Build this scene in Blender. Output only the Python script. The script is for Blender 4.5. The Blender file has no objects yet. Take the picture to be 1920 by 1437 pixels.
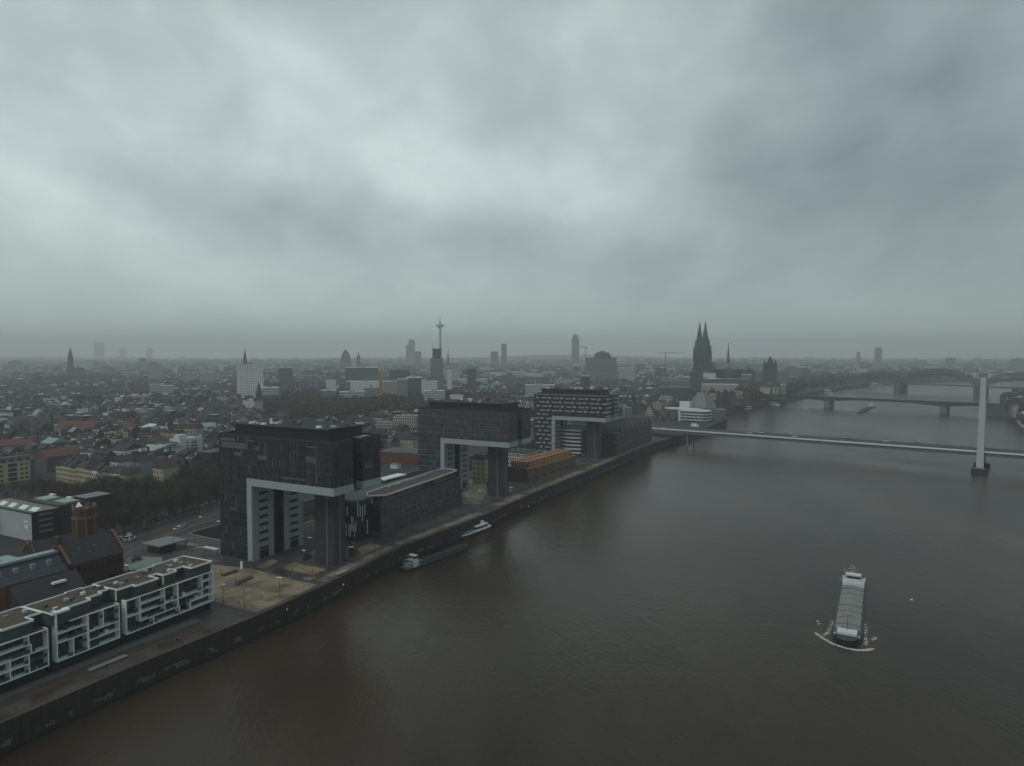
import bpy, math, random
from mathutils import Vector, Matrix
from mathutils.geometry import tessellate_polygon
R_=math.radians
S=bpy.context.scene; COL=S.collection
random.seed(7)
# ------------------------------------------------------------------ camera
H=92.0; PIT=math.atan(56.5/1280)
cd=bpy.data.cameras.new('camera'); cam=bpy.data.objects.new('camera',cd); COL.objects.link(cam)
cam.location=(0,0,H); cam.rotation_euler=(R_(90)-PIT,0,0)
cd.lens=24; cd.sensor_width=36; cd.clip_start=1; cd.clip_end=60000; S.camera=cam
def ray(px,py):
    dx=(px-960)/1280; dy=-(py-718.5)/1280
    return Vector((dx,math.cos(PIT)+dy*math.sin(PIT),-math.sin(PIT)+dy*math.cos(PIT)))
def P(px,py,z=0):          # where the sight line of a photo point meets height z (survey of the ground plan)
    d=ray(px,py); t=(z-H)/d.z
    return Vector((d.x*t,d.y*t,z))
def AT(px,py,Y):           # photo point at distance Y north of the camera
    d=ray(px,py); t=Y/d.y
    return Vector((d.x*t,Y,H+d.z*t))
S.view_settings.view_transform='Standard'; S.view_settings.look='None'
S.view_settings.exposure=0.0; S.view_settings.gamma=1; S.view_settings.use_curve_mapping=False
S.cycles.volume_bounces=2; S.cycles.max_bounces=8
# ------------------------------------------------------------------ sky
W=bpy.data.worlds.new("World"); S.world=W; W.use_nodes=True
nt=W.node_tree; N=nt.nodes; L=nt.links; N.clear()
def nn(t,**k):
    n=N.new(t)
    for a,b in k.items(): setattr(n,a,b)
    return n
def wmath(op,a,b=None,c=None,clamp=False):
    n=nn('ShaderNodeMath',operation=op,use_clamp=clamp)
    for i,v in enumerate((a,b,c)):
        if v is None: continue
        if isinstance(v,(int,float)): n.inputs[i].default_value=v
        else: L.new(v,n.inputs[i])
    return n.outputs[0]
SUN_EL,SUN_AZ=R_(48),R_(225)
sky=nn('ShaderNodeTexSky',sky_type='NISHITA',sun_disc=False,sun_elevation=SUN_EL,sun_rotation=SUN_AZ)
bgS=nn('ShaderNodeBackground'); bgS.inputs[1].default_value=0.05; L.new(sky.outputs[0],bgS.inputs[0])
tc=nn('ShaderNodeTexCoord'); sep=nn('ShaderNodeSeparateXYZ'); L.new(tc.outputs['Generated'],sep.inputs[0])
zc=wmath('MAXIMUM',sep.outputs[2],0.0)
den=wmath('ADD',zc,0.42)
cb=nn('ShaderNodeCombineXYZ'); L.new(wmath('DIVIDE',sep.outputs[0],den),cb.inputs[0]); L.new(wmath('DIVIDE',sep.outputs[1],den),cb.inputs[1])
n1=nn('ShaderNodeTexNoise'); n1.inputs['Scale'].default_value=1.7; n1.inputs['Detail'].default_value=6; n1.inputs['Roughness'].default_value=0.5; n1.inputs['Distortion'].default_value=0.35
mp=nn('ShaderNodeMapping'); mp.inputs['Location'].default_value=(3.3,1.7,0.4); mp.inputs['Rotation'].default_value=(0,0,R_(35)); mp.inputs['Scale'].default_value=(1.0,0.8,1)
L.new(cb.outputs[0],mp.inputs[0]); L.new(mp.outputs[0],n1.inputs['Vector'])
n2=nn('ShaderNodeTexNoise'); n2.inputs['Scale'].default_value=6.0; n2.inputs['Detail'].default_value=5; n2.inputs['Roughness'].default_value=0.5; n2.inputs['Distortion'].default_value=0.2
L.new(mp.outputs[0],n2.inputs['Vector'])
val=wmath('MULTIPLY_ADD',n1.outputs[0],0.5,-0.25)
val=wmath('ADD',val,wmath('MULTIPLY_ADD',n2.outputs[0],0.46,-0.23))
# the thin and the heavy parts of the cloud deck, by direction
def lobe(px,py,sx,sy,amp,rot=0):
    global val
    d=ray(px,py).normalized()
    az=math.atan2(d.x,d.y); el=math.asin(d.z)
    a=wmath('SUBTRACT',wrpA,az); e=wmath('SUBTRACT',wrpE,el)
    c,k=math.cos(R_(rot)),math.sin(R_(rot))
    a2=wmath('ADD',wmath('MULTIPLY',a,c),wmath('MULTIPLY',e,k)); e2=wmath('SUBTRACT',wmath('MULTIPLY',e,c),wmath('MULTIPLY',a,k))
    q=wmath('ADD',wmath('POWER',wmath('ABSOLUTE',wmath('DIVIDE',a2,sx)),2.0),wmath('POWER',wmath('ABSOLUTE',wmath('DIVIDE',e2,sy)),2.0))
    g=wmath('EXPONENT',wmath('MULTIPLY',q,-1.0))
    val=wmath('MULTIPLY_ADD',g,amp,val)
wn_=nn('ShaderNodeTexNoise'); wn_.inputs['Scale'].default_value=4.5; wn_.inputs['Detail'].default_value=5; L.new(tc.outputs['Generated'],wn_.inputs['Vector'])
wsp=nn('ShaderNodeSeparateXYZ'); L.new(wn_.outputs['Color'],wsp.inputs[0])
wrpA=wmath('ADD',wmath('ARCTAN2',sep.outputs[0],sep.outputs[1]),wmath('MULTIPLY_ADD',wsp.outputs[0],.30,-.15))
wrpE=wmath('ADD',wmath('ARCSINE',sep.outputs[2]),wmath('MULTIPLY_ADD',wsp.outputs[1],.16,-.08))
for a in [(180,110,.42,.19,.24,0),(1230,110,.15,.19,.20,5),(960,60,.2,.1,.10,0),(780,250,.26,.07,.17,-16),(1000,360,.32,.07,.16,-10),(130,400,.28,.055,.24,-18),(1300,300,.24,.14,.06,0),
          (1760,200,.30,.24,-.22,0),(1800,500,.30,.12,-.22,0),(1120,500,.24,.06,-.16,0),(250,590,.6,.09,.20,0),(420,170,.16,.05,-.05,-30),(1600,330,.16,.07,-.08,20),(620,450,.30,.05,-.08,-12),(700,130,.2,.05,.05,-10),(1500,100,.2,.14,-.06,0)]: lobe(*a)
# unseen sky, shaped for its light: brighter overhead, darker south to dim facing walls
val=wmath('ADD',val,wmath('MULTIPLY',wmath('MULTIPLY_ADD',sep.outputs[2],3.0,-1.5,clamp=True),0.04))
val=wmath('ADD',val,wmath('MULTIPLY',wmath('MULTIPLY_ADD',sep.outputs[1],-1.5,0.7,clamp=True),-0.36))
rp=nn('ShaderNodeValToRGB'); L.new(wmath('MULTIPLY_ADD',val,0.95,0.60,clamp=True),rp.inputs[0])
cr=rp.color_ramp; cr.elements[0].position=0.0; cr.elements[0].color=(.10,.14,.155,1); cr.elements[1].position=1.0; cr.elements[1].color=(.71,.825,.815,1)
for p_,c_ in ((.25,(.17,.22,.24,1)),(.5,(.30,.37,.385,1)),(.75,(.47,.56,.56,1))):
    e_=cr.elements.new(p_); e_.color=c_
# the air thickens the cloud colour toward the horizon
hz=nn('ShaderNodeMixRGB'); hz.inputs[2].default_value=(.42,.515,.505,1)
L.new(wmath('EXPONENT',wmath('MULTIPLY',zc,-7.0)),hz.inputs[0]); L.new(rp.outputs[0],hz.inputs[1])
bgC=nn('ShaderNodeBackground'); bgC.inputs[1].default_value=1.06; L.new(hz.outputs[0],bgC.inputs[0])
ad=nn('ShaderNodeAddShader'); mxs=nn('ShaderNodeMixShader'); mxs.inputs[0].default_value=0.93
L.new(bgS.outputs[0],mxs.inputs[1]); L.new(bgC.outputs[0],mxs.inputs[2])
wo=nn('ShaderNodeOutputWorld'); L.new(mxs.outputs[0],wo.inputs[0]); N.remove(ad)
# ------------------------------------------------------------------ sun behind the cloud
sd=bpy.data.lights.new('sun','SUN'); sd.energy=0.9; sd.angle=R_(40); sd.color=(1,.98,.95)
so=bpy.data.objects.new('sun',sd); COL.objects.link(so); so.rotation_euler=(R_(90)-SUN_EL,0,-SUN_AZ+math.pi)
# ------------------------------------------------------------------ helpers
def tag(o,label=None,cat=None,group=None,kind=None):
    if label: o['label']=label
    if cat: o['category']=cat
    if group: o['group']=group
    if kind: o['kind']=kind
    return o
def empty(name,loc,rz=0,label=None,cat=None,group=None):
    o=bpy.data.objects.new(name,None); COL.objects.link(o); o.location=loc; o.rotation_euler=(0,0,rz)
    o.empty_display_size=1
    return tag(o,label,cat,group)
class MB:
    def __init__(s): s.v=[]; s.f=[]; s.m=[]
    def face(s,pts,m=0):
        b=len(s.v); s.v+= [tuple(p) for p in pts]; s.f.append(tuple(range(b,b+len(pts)))); s.m.append(m); return s
    def prism(s,poly,z0,z1,m=0,mt=None,bottom=True):   # poly ccw list (x,y)
        n=len(poly); b=len(s.v)
        s.v+=[(x,y,z0) for x,y in poly]+[(x,y,z1) for x,y in poly]
        for i in range(n):
            j=(i+1)%n; s.f.append((b+i,b+j,b+n+j,b+n+i)); s.m.append(m)
        s.f.append(tuple(range(b+n,b+2*n))); s.m.append(m if mt is None else mt)
        if bottom: s.f.append(tuple(range(b+n-1,b-1,-1))); s.m.append(m)
        return s
    def box(s,x0,x1,y0,y1,z0,z1,m=0,mt=None): return s.prism([(x0,y0),(x1,y0),(x1,y1),(x0,y1)],z0,z1,m,mt)
    def rbox(s,cx,cy,rz,x0,x1,y0,y1,z0,z1,m=0,mt=None):
        c,k=math.cos(rz),math.sin(rz)
        return s.prism([(cx+c*x-k*y,cy+k*x+c*y) for x,y in ((x0,y0),(x1,y0),(x1,y1),(x0,y1))],z0,z1,m,mt)
    def frus(s,x,y,z0,z1,r0,r1,n=10,m=0,rot=0):
        b=len(s.v)
        for z,r in ((z0,r0),(z1,r1)):
            for i in range(n):
                a=rot+2*math.pi*i/n; s.v.append((x+r*math.cos(a),y+r*math.sin(a),z))
        for i in range(n):
            j=(i+1)%n; s.f.append((b+i,b+j,b+n+j,b+n+i)); s.m.append(m)
        s.f.append(tuple(range(b+n,b+2*n))); s.m.append(m); s.f.append(tuple(range(b+n-1,b-1,-1))); s.m.append(m)
        return s
    def tube(s,a,b_,r,n=6,m=0,r2=None):
        a=Vector(a); b_=Vector(b_); d=(b_-a).normalized(); u=d.orthogonal().normalized(); w=d.cross(u)
        r2=r if r2 is None else r2; k=len(s.v)
        for p,rr in ((a,r),(b_,r2)):
            for i in range(n):
                t=2*math.pi*i/n; s.v.append(tuple(p+u*rr*math.cos(t)+w*rr*math.sin(t)))
        for i in range(n):
            j=(i+1)%n; s.f.append((k+i,k+j,k+n+j,k+n+i)); s.m.append(m)
        s.f.append(tuple(range(k+n,k+2*n))); s.m.append(m); s.f.append(tuple(range(k+n-1,k-1,-1))); s.m.append(m)
        return s
    def beam(s,a,b_,w,h,m=0):   # rectangular bar between points (top at given z)
        a=Vector(a); b_=Vector(b_); d=(b_-a); d.z=0; d.normalize(); n=Vector((-d.y,d.x,0))*w/2
        k=len(s.v)
        for p in (a,b_):
            for q,zz in ((-1,-h),(1,-h),(1,0),(-1,0)): s.v.append((p.x+n.x*q,p.y+n.y*q,p.z+zz))
        for i in range(4):
            j=(i+1)%4; s.f.append((k+i,k+j,k+4+j,k+4+i)); s.m.append(m)
        s.f.append((k+3,k+2,k+1,k)); s.m.append(m); s.f.append((k+4,k+5,k+6,k+7)); s.m.append(m)
        return s
    def gable(s,x0,x1,y0,y1,z0,z1,m=0,over=.3,axis='x'):   # gabled roof volume, ridge along axis
        if axis=='x':
            ym=(y0+y1)/2; a=[(x0-over,y0-over,z0),(x1+over,y0-over,z0),(x1+over,y1+over,z0),(x0-over,y1+over,z0),(x0-over,ym,z1),(x1+over,ym,z1)]
            fs=[(0,1,5,4),(2,3,4,5),(1,2,5),(3,0,4),(3,2,1,0)]
        else:
            xm=(x0+x1)/2; a=[(x0-over,y0-over,z0),(x1+over,y0-over,z0),(x1+over,y1+over,z0),(x0-over,y1+over,z0),(xm,y0-over,z1),(xm,y1+over,z1)]
            fs=[(1,2,5,4),(3,0,4,5),(0,1,4),(2,3,5),(3,2,1,0)]
        k=len(s.v); s.v+=a
        for f in fs: s.f.append(tuple(k+i for i in f)); s.m.append(m)
        return s
    def mesh(s,name,mats,smooth=False):
        me=bpy.data.meshes.new(name); me.from_pydata(s.v,[],s.f)
        if not isinstance(mats,(list,tuple)): mats=[mats]
        for m in mats: me.materials.append(m)
        me.polygons.foreach_set('material_index',s.m)
        if smooth: me.polygons.foreach_set('use_smooth',[True]*len(s.f))
        uv=me.uv_layers.new(name='UVMap').data
        for p in me.polygons:
            n=p.normal
            if abs(n.z)>.9: t=Vector((1,0,0)); b=Vector((0,1,0))
            else:
                t=Vector((-n.y,n.x,0)).normalized(); b=Vector((0,0,1))
            for li,vi in zip(p.loop_indices,p.vertices):
                c=me.vertices[vi].co; uv[li].uv=(c.dot(t),c.dot(b))
        me.update(); return me
    def build(s,name,mats,parent=None,loc=None,rz=None,smooth=False):
        o=bpy.data.objects.new(name,s.mesh(name,mats,smooth)); COL.objects.link(o)
        if parent is not None: o.parent=parent
        if loc is not None: o.location=loc
        if rz is not None: o.rotation_euler=(0,0,rz)
        return o
def inst(name,me,parent,loc,rz=0,sc=None):
    o=bpy.data.objects.new(name,me); COL.objects.link(o); o.parent=parent; o.location=loc; o.rotation_euler=(0,0,rz)
    if sc: o.scale=sc
    return o
def copy_tree(o,parent=None):
    c=o.copy(); COL.objects.link(c); c.parent=parent
    for ch in o.children: copy_tree(ch,c)
    return c
# ------------------------------------------------------------------ materials
class NT:
    def __init__(s,name):
        s.mat=bpy.data.materials.new(name); s.mat.use_nodes=True; s.t=s.mat.node_tree; s.n=s.t.nodes; s.l=s.t.links
        s.b=s.n['Principled BSDF']
    def new(s,t,**k):
        n=s.n.new(t)
        for a,b in k.items(): setattr(n,a,b)
        return n
    def put(s,v,inp):
        if isinstance(v,(int,float)): inp.default_value=v
        elif isinstance(v,(tuple,list)): inp.default_value=tuple(v)+((1,) if len(v)==3 and len(inp.default_value)==4 else ())
        else: s.l.new(v,inp)
    def math(s,op,a,b=None,c=None,clamp=False):
        n=s.new('ShaderNodeMath',operation=op,use_clamp=clamp)
        for i,v in enumerate((a,b,c)):
            if v is not None: s.put(v,n.inputs[i])
        return n.outputs[0]
    def mix(s,f,a,b,mode='MIX'):
        n=s.new('ShaderNodeMixRGB',blend_type=mode); s.put(f,n.inputs[0]); s.put(a,n.inputs[1]); s.put(b,n.inputs[2]); return n.outputs[0]
    def noise(s,scale,detail=4,vec=None,rough=.55,dist=0):
        n=s.new('ShaderNodeTexNoise'); n.inputs['Scale'].default_value=scale; n.inputs['Detail'].default_value=detail; n.inputs['Roughness'].default_value=rough; n.inputs['Distortion'].default_value=dist
        if vec is not None: s.l.new(vec,n.inputs['Vector'])
        return n.outputs[0]
    def ramp(s,f,els):
        n=s.new('ShaderNodeValToRGB'); s.put(f,n.inputs[0]); cr=n.color_ramp
        while len(cr.elements)<len(els): cr.elements.new(.5)
        for e,(p,c) in zip(cr.elements,els): e.position=p; e.color=tuple(c)+(1,)
        return n.outputs[0]
    def obj(s): return s.new('ShaderNodeTexCoord').outputs['Object']
    def pos(s): return s.new('ShaderNodeNewGeometry').outputs['Position']
    def uv(s): return s.new('ShaderNodeTexCoord').outputs['UV']
MC={}
def mat(name,c,rough=.8,var=.25,scale=.35,metal=0,bump=0,spec=.5):
    if name in MC: return MC[name]
    s=NT(name); v=s.obj()
    n=s.noise(scale,6,v,.65); m=s.noise(scale*9,3,v)
    f=s.math('MULTIPLY_ADD',n,2*var,1-var); f=s.math('MULTIPLY',f,s.math('MULTIPLY_ADD',m,var*.8,1-var*.4))
    rgb=s.new('ShaderNodeCombineXYZ')
    for i in range(3): s.put(f,rgb.inputs[i])
    s.put(s.mix(1,tuple(c)+(1,),rgb.outputs[0],'MULTIPLY'),s.b.inputs['Base Color'])
    s.b.inputs['Roughness'].default_value=rough; s.b.inputs['Metallic'].default_value=metal; s.b.inputs['Specular IOR Level'].default_value=spec
    if bump:
        bp=s.new('ShaderNodeBump'); bp.inputs['Strength'].default_value=bump; s.l.new(m,bp.inputs['Height']); s.l.new(bp.outputs[0],s.b.inputs['Normal'])
    MC[name]=s.mat; return s.mat
def facade(name,wall,glass,bay=3.,fl=3.2,fx=.5,fz=.5,var=.5,lit=None,litp=0.,off=(0,0),rough=.25,wallrough=.8,joint=0):
    """window grid: wall colour, glass colour, bay width, storey height, glazed share each way"""
    if name in MC: return MC[name]
    s=NT(name); sp=s.new('ShaderNodeSeparateXYZ'); s.l.new(s.uv(),sp.inputs[0])
    u=s.math('ADD',s.math('DIVIDE',sp.outputs[0],bay),off[0]+100); v=s.math('ADD',s.math('DIVIDE',sp.outputs[1],fl),off[1]+100)
    fu=s.math('FRACT',u); fv=s.math('FRACT',v); iu=s.math('FLOOR',u); iv=s.math('FLOOR',v)
    a=s.math('LESS_THAN',s.math('ABSOLUTE',s.math('SUBTRACT',fu,.5)),fx/2)
    b=s.math('LESS_THAN',s.math('ABSOLUTE',s.math('SUBTRACT',fv,.5)),fz/2)
    mk=s.math('MULTIPLY',a,b)
    cv=s.new('ShaderNodeCombineXYZ'); s.l.new(iu,cv.inputs[0]); s.l.new(iv,cv.inputs[1])
    wn=s.new('ShaderNodeTexWhiteNoise',noise_dimensions='2D'); s.l.new(cv.outputs[0],wn.inputs['Vector'])
    g=s.mix(s.math('MULTIPLY',wn.outputs['Value'],var),tuple(glass)+(1,),tuple(min(1,x*3+.02) for x in glass)+(1,))
    if lit: g=s.mix(s.math('LESS_THAN',wn.outputs['Value'],litp),g,tuple(lit)+(1,))
    n=s.noise(.3,6,s.obj(),.65)
    w=s.mix(n,tuple(x*.72 for x in wall)+(1,),tuple(x*1.25 for x in wall)+(1,))
    up=s.new('ShaderNodeNewGeometry'); spn=s.new('ShaderNodeSeparateXYZ'); s.l.new(up.outputs['Normal'],spn.inputs[0])
    mk=s.math('MULTIPLY',mk,s.math('LESS_THAN',s.math('ABSOLUTE',spn.outputs[2]),.5))
    s.put(s.mix(mk,w,g),s.b.inputs['Base Color'])
    s.put(s.math('MULTIPLY_ADD',mk,rough-wallrough,wallrough),s.b.inputs['Roughness'])
    bp=s.new('ShaderNodeBump'); bp.inputs['Strength'].default_value=.6; bp.inputs['Distance'].default_value=.12; s.l.new(s.math('SUBTRACT',1,mk),bp.inputs['Height']); s.l.new(bp.outputs[0],s.b.inputs['Normal'])
    MC[name]=s.mat; return s.mat
M_white=mat('white_render',(.62,.64,.63),.6,.10)
M_frame=mat('white_frame_concrete',(.82,.84,.81),.5,.08,.6)
M_band=mat('pale_metal_band',(.36,.39,.41),.45,.10)
M_soffit=mat('grey_soffit',(.30,.32,.34),.6,.12)
M_dark=mat('charcoal_cladding',(.030,.031,.036),.5,.3)
M_black=mat('black_cladding',(.013,.013,.016),.5,.25)
M_roofdark=mat('dark_roof_felt',(.022,.022,.025),.85,.4,.2)
M_roofbrown=mat('brown_planted_roof',(.085,.070,.045),.95,.55,.35,bump=.4)
M_green=mat('green_planted_roof',(.075,.085,.035),.95,.5,.4,bump=.4)
M_glass=mat('dark_glass',(.018,.024,.026),.12,.4,.3)
M_glassg=mat('green_grey_glass',(.06,.085,.085),.15,.4,.3)
M_slate=mat('slate_tiles',(.024,.025,.029),.7,.35)
M_slateb=mat('blue_slate',(.040,.044,.055),.6,.25)
M_red=mat('red_clay_tiles',(.120,.047,.034),.8,.35)
M_brownroof=mat('brown_clay_tiles',(.065,.042,.035),.85,.35)
M_metal=mat('zinc_roof',(.24,.30,.31),.4,.2)
M_brick=mat('red_brick',(.125,.052,.034),.9,.3,.5,bump=.2)
M_brickd=mat('dark_brick',(.058,.030,.025),.9,.3,.5,bump=.2)
M_brickp=mat('pale_brick_trim',(.20,.115,.075),.9,.2)
M_orange=mat('ochre_sandstone',(.33,.165,.085),.85,.35)
M_cream=mat('cream_render',(.42,.39,.29),.8,.15)
M_yellow=mat('yellow_render',(.46,.43,.22),.8,.15)
M_beige=mat('beige_render',(.36,.33,.25),.8,.2)
M_grey=mat('grey_concrete',(.20,.21,.215),.8,.25)
M_greyd=mat('dark_concrete',(.085,.09,.095),.85,.3)
M_steel=mat('grey_steel',(.16,.17,.18),.5,.2)
M_asph=mat('asphalt',(.036,.036,.038),.9,.3,.08,bump=.2)
M_trunk=mat('bark',(.045,.036,.028),.95,.3,2)
M_rust=mat('rust_container',(.11,.05,.035),.8,.4)
M_hull=mat('black_hull_paint',(.02,.025,.028),.4,.3)
M_cover=mat('grey_hatch_cover',(.21,.22,.20),.6,.22,.25)
M_wood=mat('brown_timber',(.075,.052,.035),.9,.3)
M_redpaint=mat('red_paint',(.25,.03,.025),.5,.2)
M_crane=mat('orange_paint',(.42,.22,.04),.6,.2)
M_tyre=mat('tyre_rubber',(.02,.02,.02),.9,.1)
M_skin=mat('skin',(.4,.25,.18),.6,.1)
M_cloth=[mat('dark_coat',(.02,.02,.028),.9,.2),mat('red_jacket',(.2,.03,.03),.9,.2),mat('grey_coat',(.09,.09,.10),.9,.2)]
M_lamp=mat('white_lamp_shade',(.80,.83,.82),.4,.05)
# ------------------------------------------------------------------ ground, quay, river
QW=[P(*q) for q in [(0,1356),(250,1248),(467,1160),(603,1099),(745,1028),(907,966),(987,930),(1101,884),(1225,831),(1268,819),(1317,805),(1362,787)]]
QW=[(p.x,p.y) for p in QW]
pre=[(-420,-700),(-250,-200),(-176,60)]
bank=[(300,965),(255,930),(345,1120),(410.8,1205.5),(485.0,1317.7),(593.8,1436.6),(774.1,1705.6),(970.6,1938.8),(1220.2,2206.8),(1464.4,2370.6),(2300,2520),(3000,2600),(5000,2400),(10600,2300)]
rbank=[(10600,1900),(5000,2050),(3000,2200),(2400,2150),(1650,1700),(1000,1350),(850.4,1172.2),(696.3,924.9),(600,640),(560,300),(560,-700)]
left=pre+QW+bank+[(10600,10600),(-10600,10600),(-10600,-700)]
right=rbank+[(10600,-700)]
basin=[(P(350,1001).x,P(350,1001).y),(-132,323),(-40,505),(60,690),(150,860),(230,930),(190,960),(95,860),(-20,640),(-95,490)]
def inpoly(x,y,poly):
    c=False; n=len(poly); j=n-1
    for i in range(n):
        xi,yi=poly[i]; xj,yj=poly[j]
        if (yi>y)!=(yj>y) and x<(xj-xi)*(y-yi)/(yj-yi)+xi: c=not c
        j=i
    return c
def sheet(name,polys,z,m):
    pts=[p for q in polys for p in q]
    tri=tessellate_polygon([[Vector((x,y,0)) for x,y in q] for q in polys])
    me=bpy.data.meshes.new(name); fs=[]
    for t in tri:
        a,b,c=[pts[i] for i in t]
        if (b[0]-a[0])*(c[1]-a[1])-(b[1]-a[1])*(c[0]-a[0])<0: t=(t[0],t[2],t[1])
        fs.append(tuple(t))
    me.from_pydata([(x,y,z) for x,y in pts],[],fs); me.materials.append(m)
    o=bpy.data.objects.new(name,me); COL.objects.link(o); return o
s=NT('city_ground'); v=s.pos()
s.put(s.ramp(s.noise(.012,8,v,.7),[(.3,(.022,.023,.019)),(.5,(.034,.034,.032)),(.62,(.052,.049,.042)),(.72,(.030,.034,.02))]),s.b.inputs['Base Color']); s.b.inputs['Roughness'].default_value=.95
M_ground=s.mat
tag(sheet('ground',[left,basin],0,M_ground),kind='structure')
tag(sheet('ground',[right],0,M_ground),kind='structure')
# water
s=NT('river_water'); v=s.pos()
mp_=s.new('ShaderNodeMapping'); mp_.inputs['Rotation'].default_value=(0,0,R_(28)); mp_.inputs['Scale'].default_value=(1,.45,1); s.l.new(v,mp_.inputs[0])
big=s.noise(.011,5,mp_.outputs[0],.6,.4)
s.put(s.ramp(big,[(.3,(.024,.016,.010)),(.5,(.042,.029,.019)),(.7,(.064,.048,.030))]),s.b.inputs['Base Color'])
s.put(s.math('MULTIPLY_ADD',s.noise(.007,4,mp_.outputs[0],.6,1.2),.34,.04),s.b.inputs['Roughness']); s.b.inputs['IOR'].default_value=1.33; s.b.inputs['Specular IOR Level'].default_value=.27
w1=s.noise(.16,6,mp_.outputs[0],.62,.6); w2=s.noise(.9,3,mp_.outputs[0],.6)
hgt=s.math('ADD',s.math('MULTIPLY',w1,1.0),s.math('MULTIPLY',w2,.5))
patch=s.math('MULTIPLY_ADD',s.noise(.006,3,v),.8,.1)
hgt=s.math('MULTIPLY',hgt,patch)
bp=s.new('ShaderNodeBump'); bp.inputs['Strength'].default_value=.42; bp.inputs['Distance'].default_value=1.4; s.l.new(hgt,bp.inputs['Height']); s.l.new(bp.outputs[0],s.b.inputs['Normal'])
M_water=s.mat
tag(sheet('water',[[(-10600,-700),(10600,-700),(10600,10600),(-10600,10600)]],-8,M_water),kind='structure')
# quay wall with stone courses and pale scribbles
s=NT('quay_stone'); sp=s.new('ShaderNodeSeparateXYZ'); s.l.new(s.uv(),sp.inputs[0])
bk=s.new('ShaderNodeTexBrick'); s.l.new(s.uv(),bk.inputs[0]); bk.inputs['Scale'].default_value=1; bk.inputs['Brick Width'].default_value=1.6; bk.inputs['Row Height'].default_value=.7; bk.inputs['Mortar Size'].default_value=.04
bk.inputs['Color1'].default_value=(.024,.020,.018,1); bk.inputs['Color2'].default_value=(.038,.032,.027,1); bk.inputs['Mortar'].default_value=(.01,.01,.01,1)
mpu=s.new('ShaderNodeMapping'); mpu.inputs['Scale'].default_value=(.55,1.0,1); s.l.new(s.uv(),mpu.inputs[0])
g=s.new('ShaderNodeTexNoise'); g.inputs['Scale'].default_value=1.3; g.inputs['Detail'].default_value=5; g.inputs['Distortion'].default_value=3.5; g.inputs['Roughness'].default_value=.7; s.l.new(mpu.outputs[0],g.inputs['Vector'])
lines=s.math('LESS_THAN',s.math('ABSOLUTE',s.math('SUBTRACT',g.outputs[0],.5)),.014)
band=s.math('LESS_THAN',s.math('ABSOLUTE',s.math('ADD',sp.outputs[1],s.math('MULTIPLY_ADD',s.noise(.3,2,s.uv()),2.4,4.0))),.75)
clump=s.math('GREATER_THAN',s.noise(.16,4,s.uv(),.7),.53)
gm=s.math('MULTIPLY',s.math('MULTIPLY',lines,band),clump)
mps=s.new('ShaderNodeMapping'); mps.inputs['Scale'].default_value=(.9,.06,1); s.l.new(s.uv(),mps.inputs[0])
stn=s.ramp(s.noise(1,5,mps.outputs[0],.7),[(.35,(.55,.52,.50)),(.6,(1.5,1.42,1.35))])
tide=s.math('LESS_THAN',s.math('ADD',sp.outputs[1],s.math('MULTIPLY',s.noise(.25,4,s.uv()),1.2)),-6.3)
base_=s.mix(s.math('MULTIPLY',tide,.75),s.mix(1,bk.outputs[0],stn,'MULTIPLY'),(.010,.012,.008,1))
s.put(s.mix(gm,base_,(.50,.49,.50,1)),s.b.inputs['Base Color']); s.b.inputs['Roughness'].default_value=.85
M_quay=s.mat
def wallstrip(name,pts,z0,z1,th,m,closed=False,cap=None):
    """wall along pts (land on the left), UV u = running length"""
    n=len(pts); seg=n if closed else n-1; me=bpy.data.meshes.new(name); V=[];F=[];U=[];run=0;mi=[]
    for i in range(seg):
        a=Vector(pts[i]); b=Vector(pts[(i+1)%n]); d=(b-a); l=d.length; d.normalize(); o=Vector((d.y,-d.x))*th
        k=len(V)
        V+=[(a.x,a.y,z0),(b.x,b.y,z0),(b.x,b.y,z1),(a.x,a.y,z1),(a.x+o.x,a.y+o.y,z0),(b.x+o.x,b.y+o.y,z0),(b.x+o.x,b.y+o.y,z1),(a.x+o.x,a.y+o.y,z1)]
        F+=[(k+4,k+5,k+6,k+7),(k+7,k+6,k+2,k+3),(k+1,k,k+3,k+2)]
        U+=[(run,z0),(run+l,z0),(run+l,z1),(run,z1),(run,0),(run+l,0),(run+l,1),(run,1),(run,0),(run+l,0),(run+l,1),(run,1)]; mi+=[0,1,0]; run+=l
    me.from_pydata(V,[],F); me.materials.append(m); me.materials.append(cap or m); me.polygons.foreach_set('material_index',mi)
    uv=me.uv_layers.new(name='UVMap').data
    for i,u in enumerate(U): uv[i].uv=u
    o=bpy.data.objects.new(name,me); COL.objects.link(o); return o
M_cope=mat('coping_stone',(.07,.065,.055),.9,.35)
tag(wallstrip('quay_wall',pre+QW,-9,.25,.8,M_quay,cap=M_cope),'long dark stone quay wall with pale graffiti scribbles along the river','quay wall')
tag(wallstrip('basin_wall',basin[::-1],-9,.3,.8,mat('basin_stone',(.10,.095,.085),.9,.3),closed=True,cap=mat('pale_coping',(.24,.22,.18),.9,.2)),'dark harbour basin wall with pale coping behind the crane shaped buildings','quay wall')
tag(wallstrip('embankment',bank[1:],-9,.2,.8,M_cope),'low dark river embankment on the cathedral side','embankment')
tag(wallstrip('embankment',rbank,-9,.2,.8,M_cope),'dark river embankment at the right edge beyond the pylon','embankment')
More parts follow.
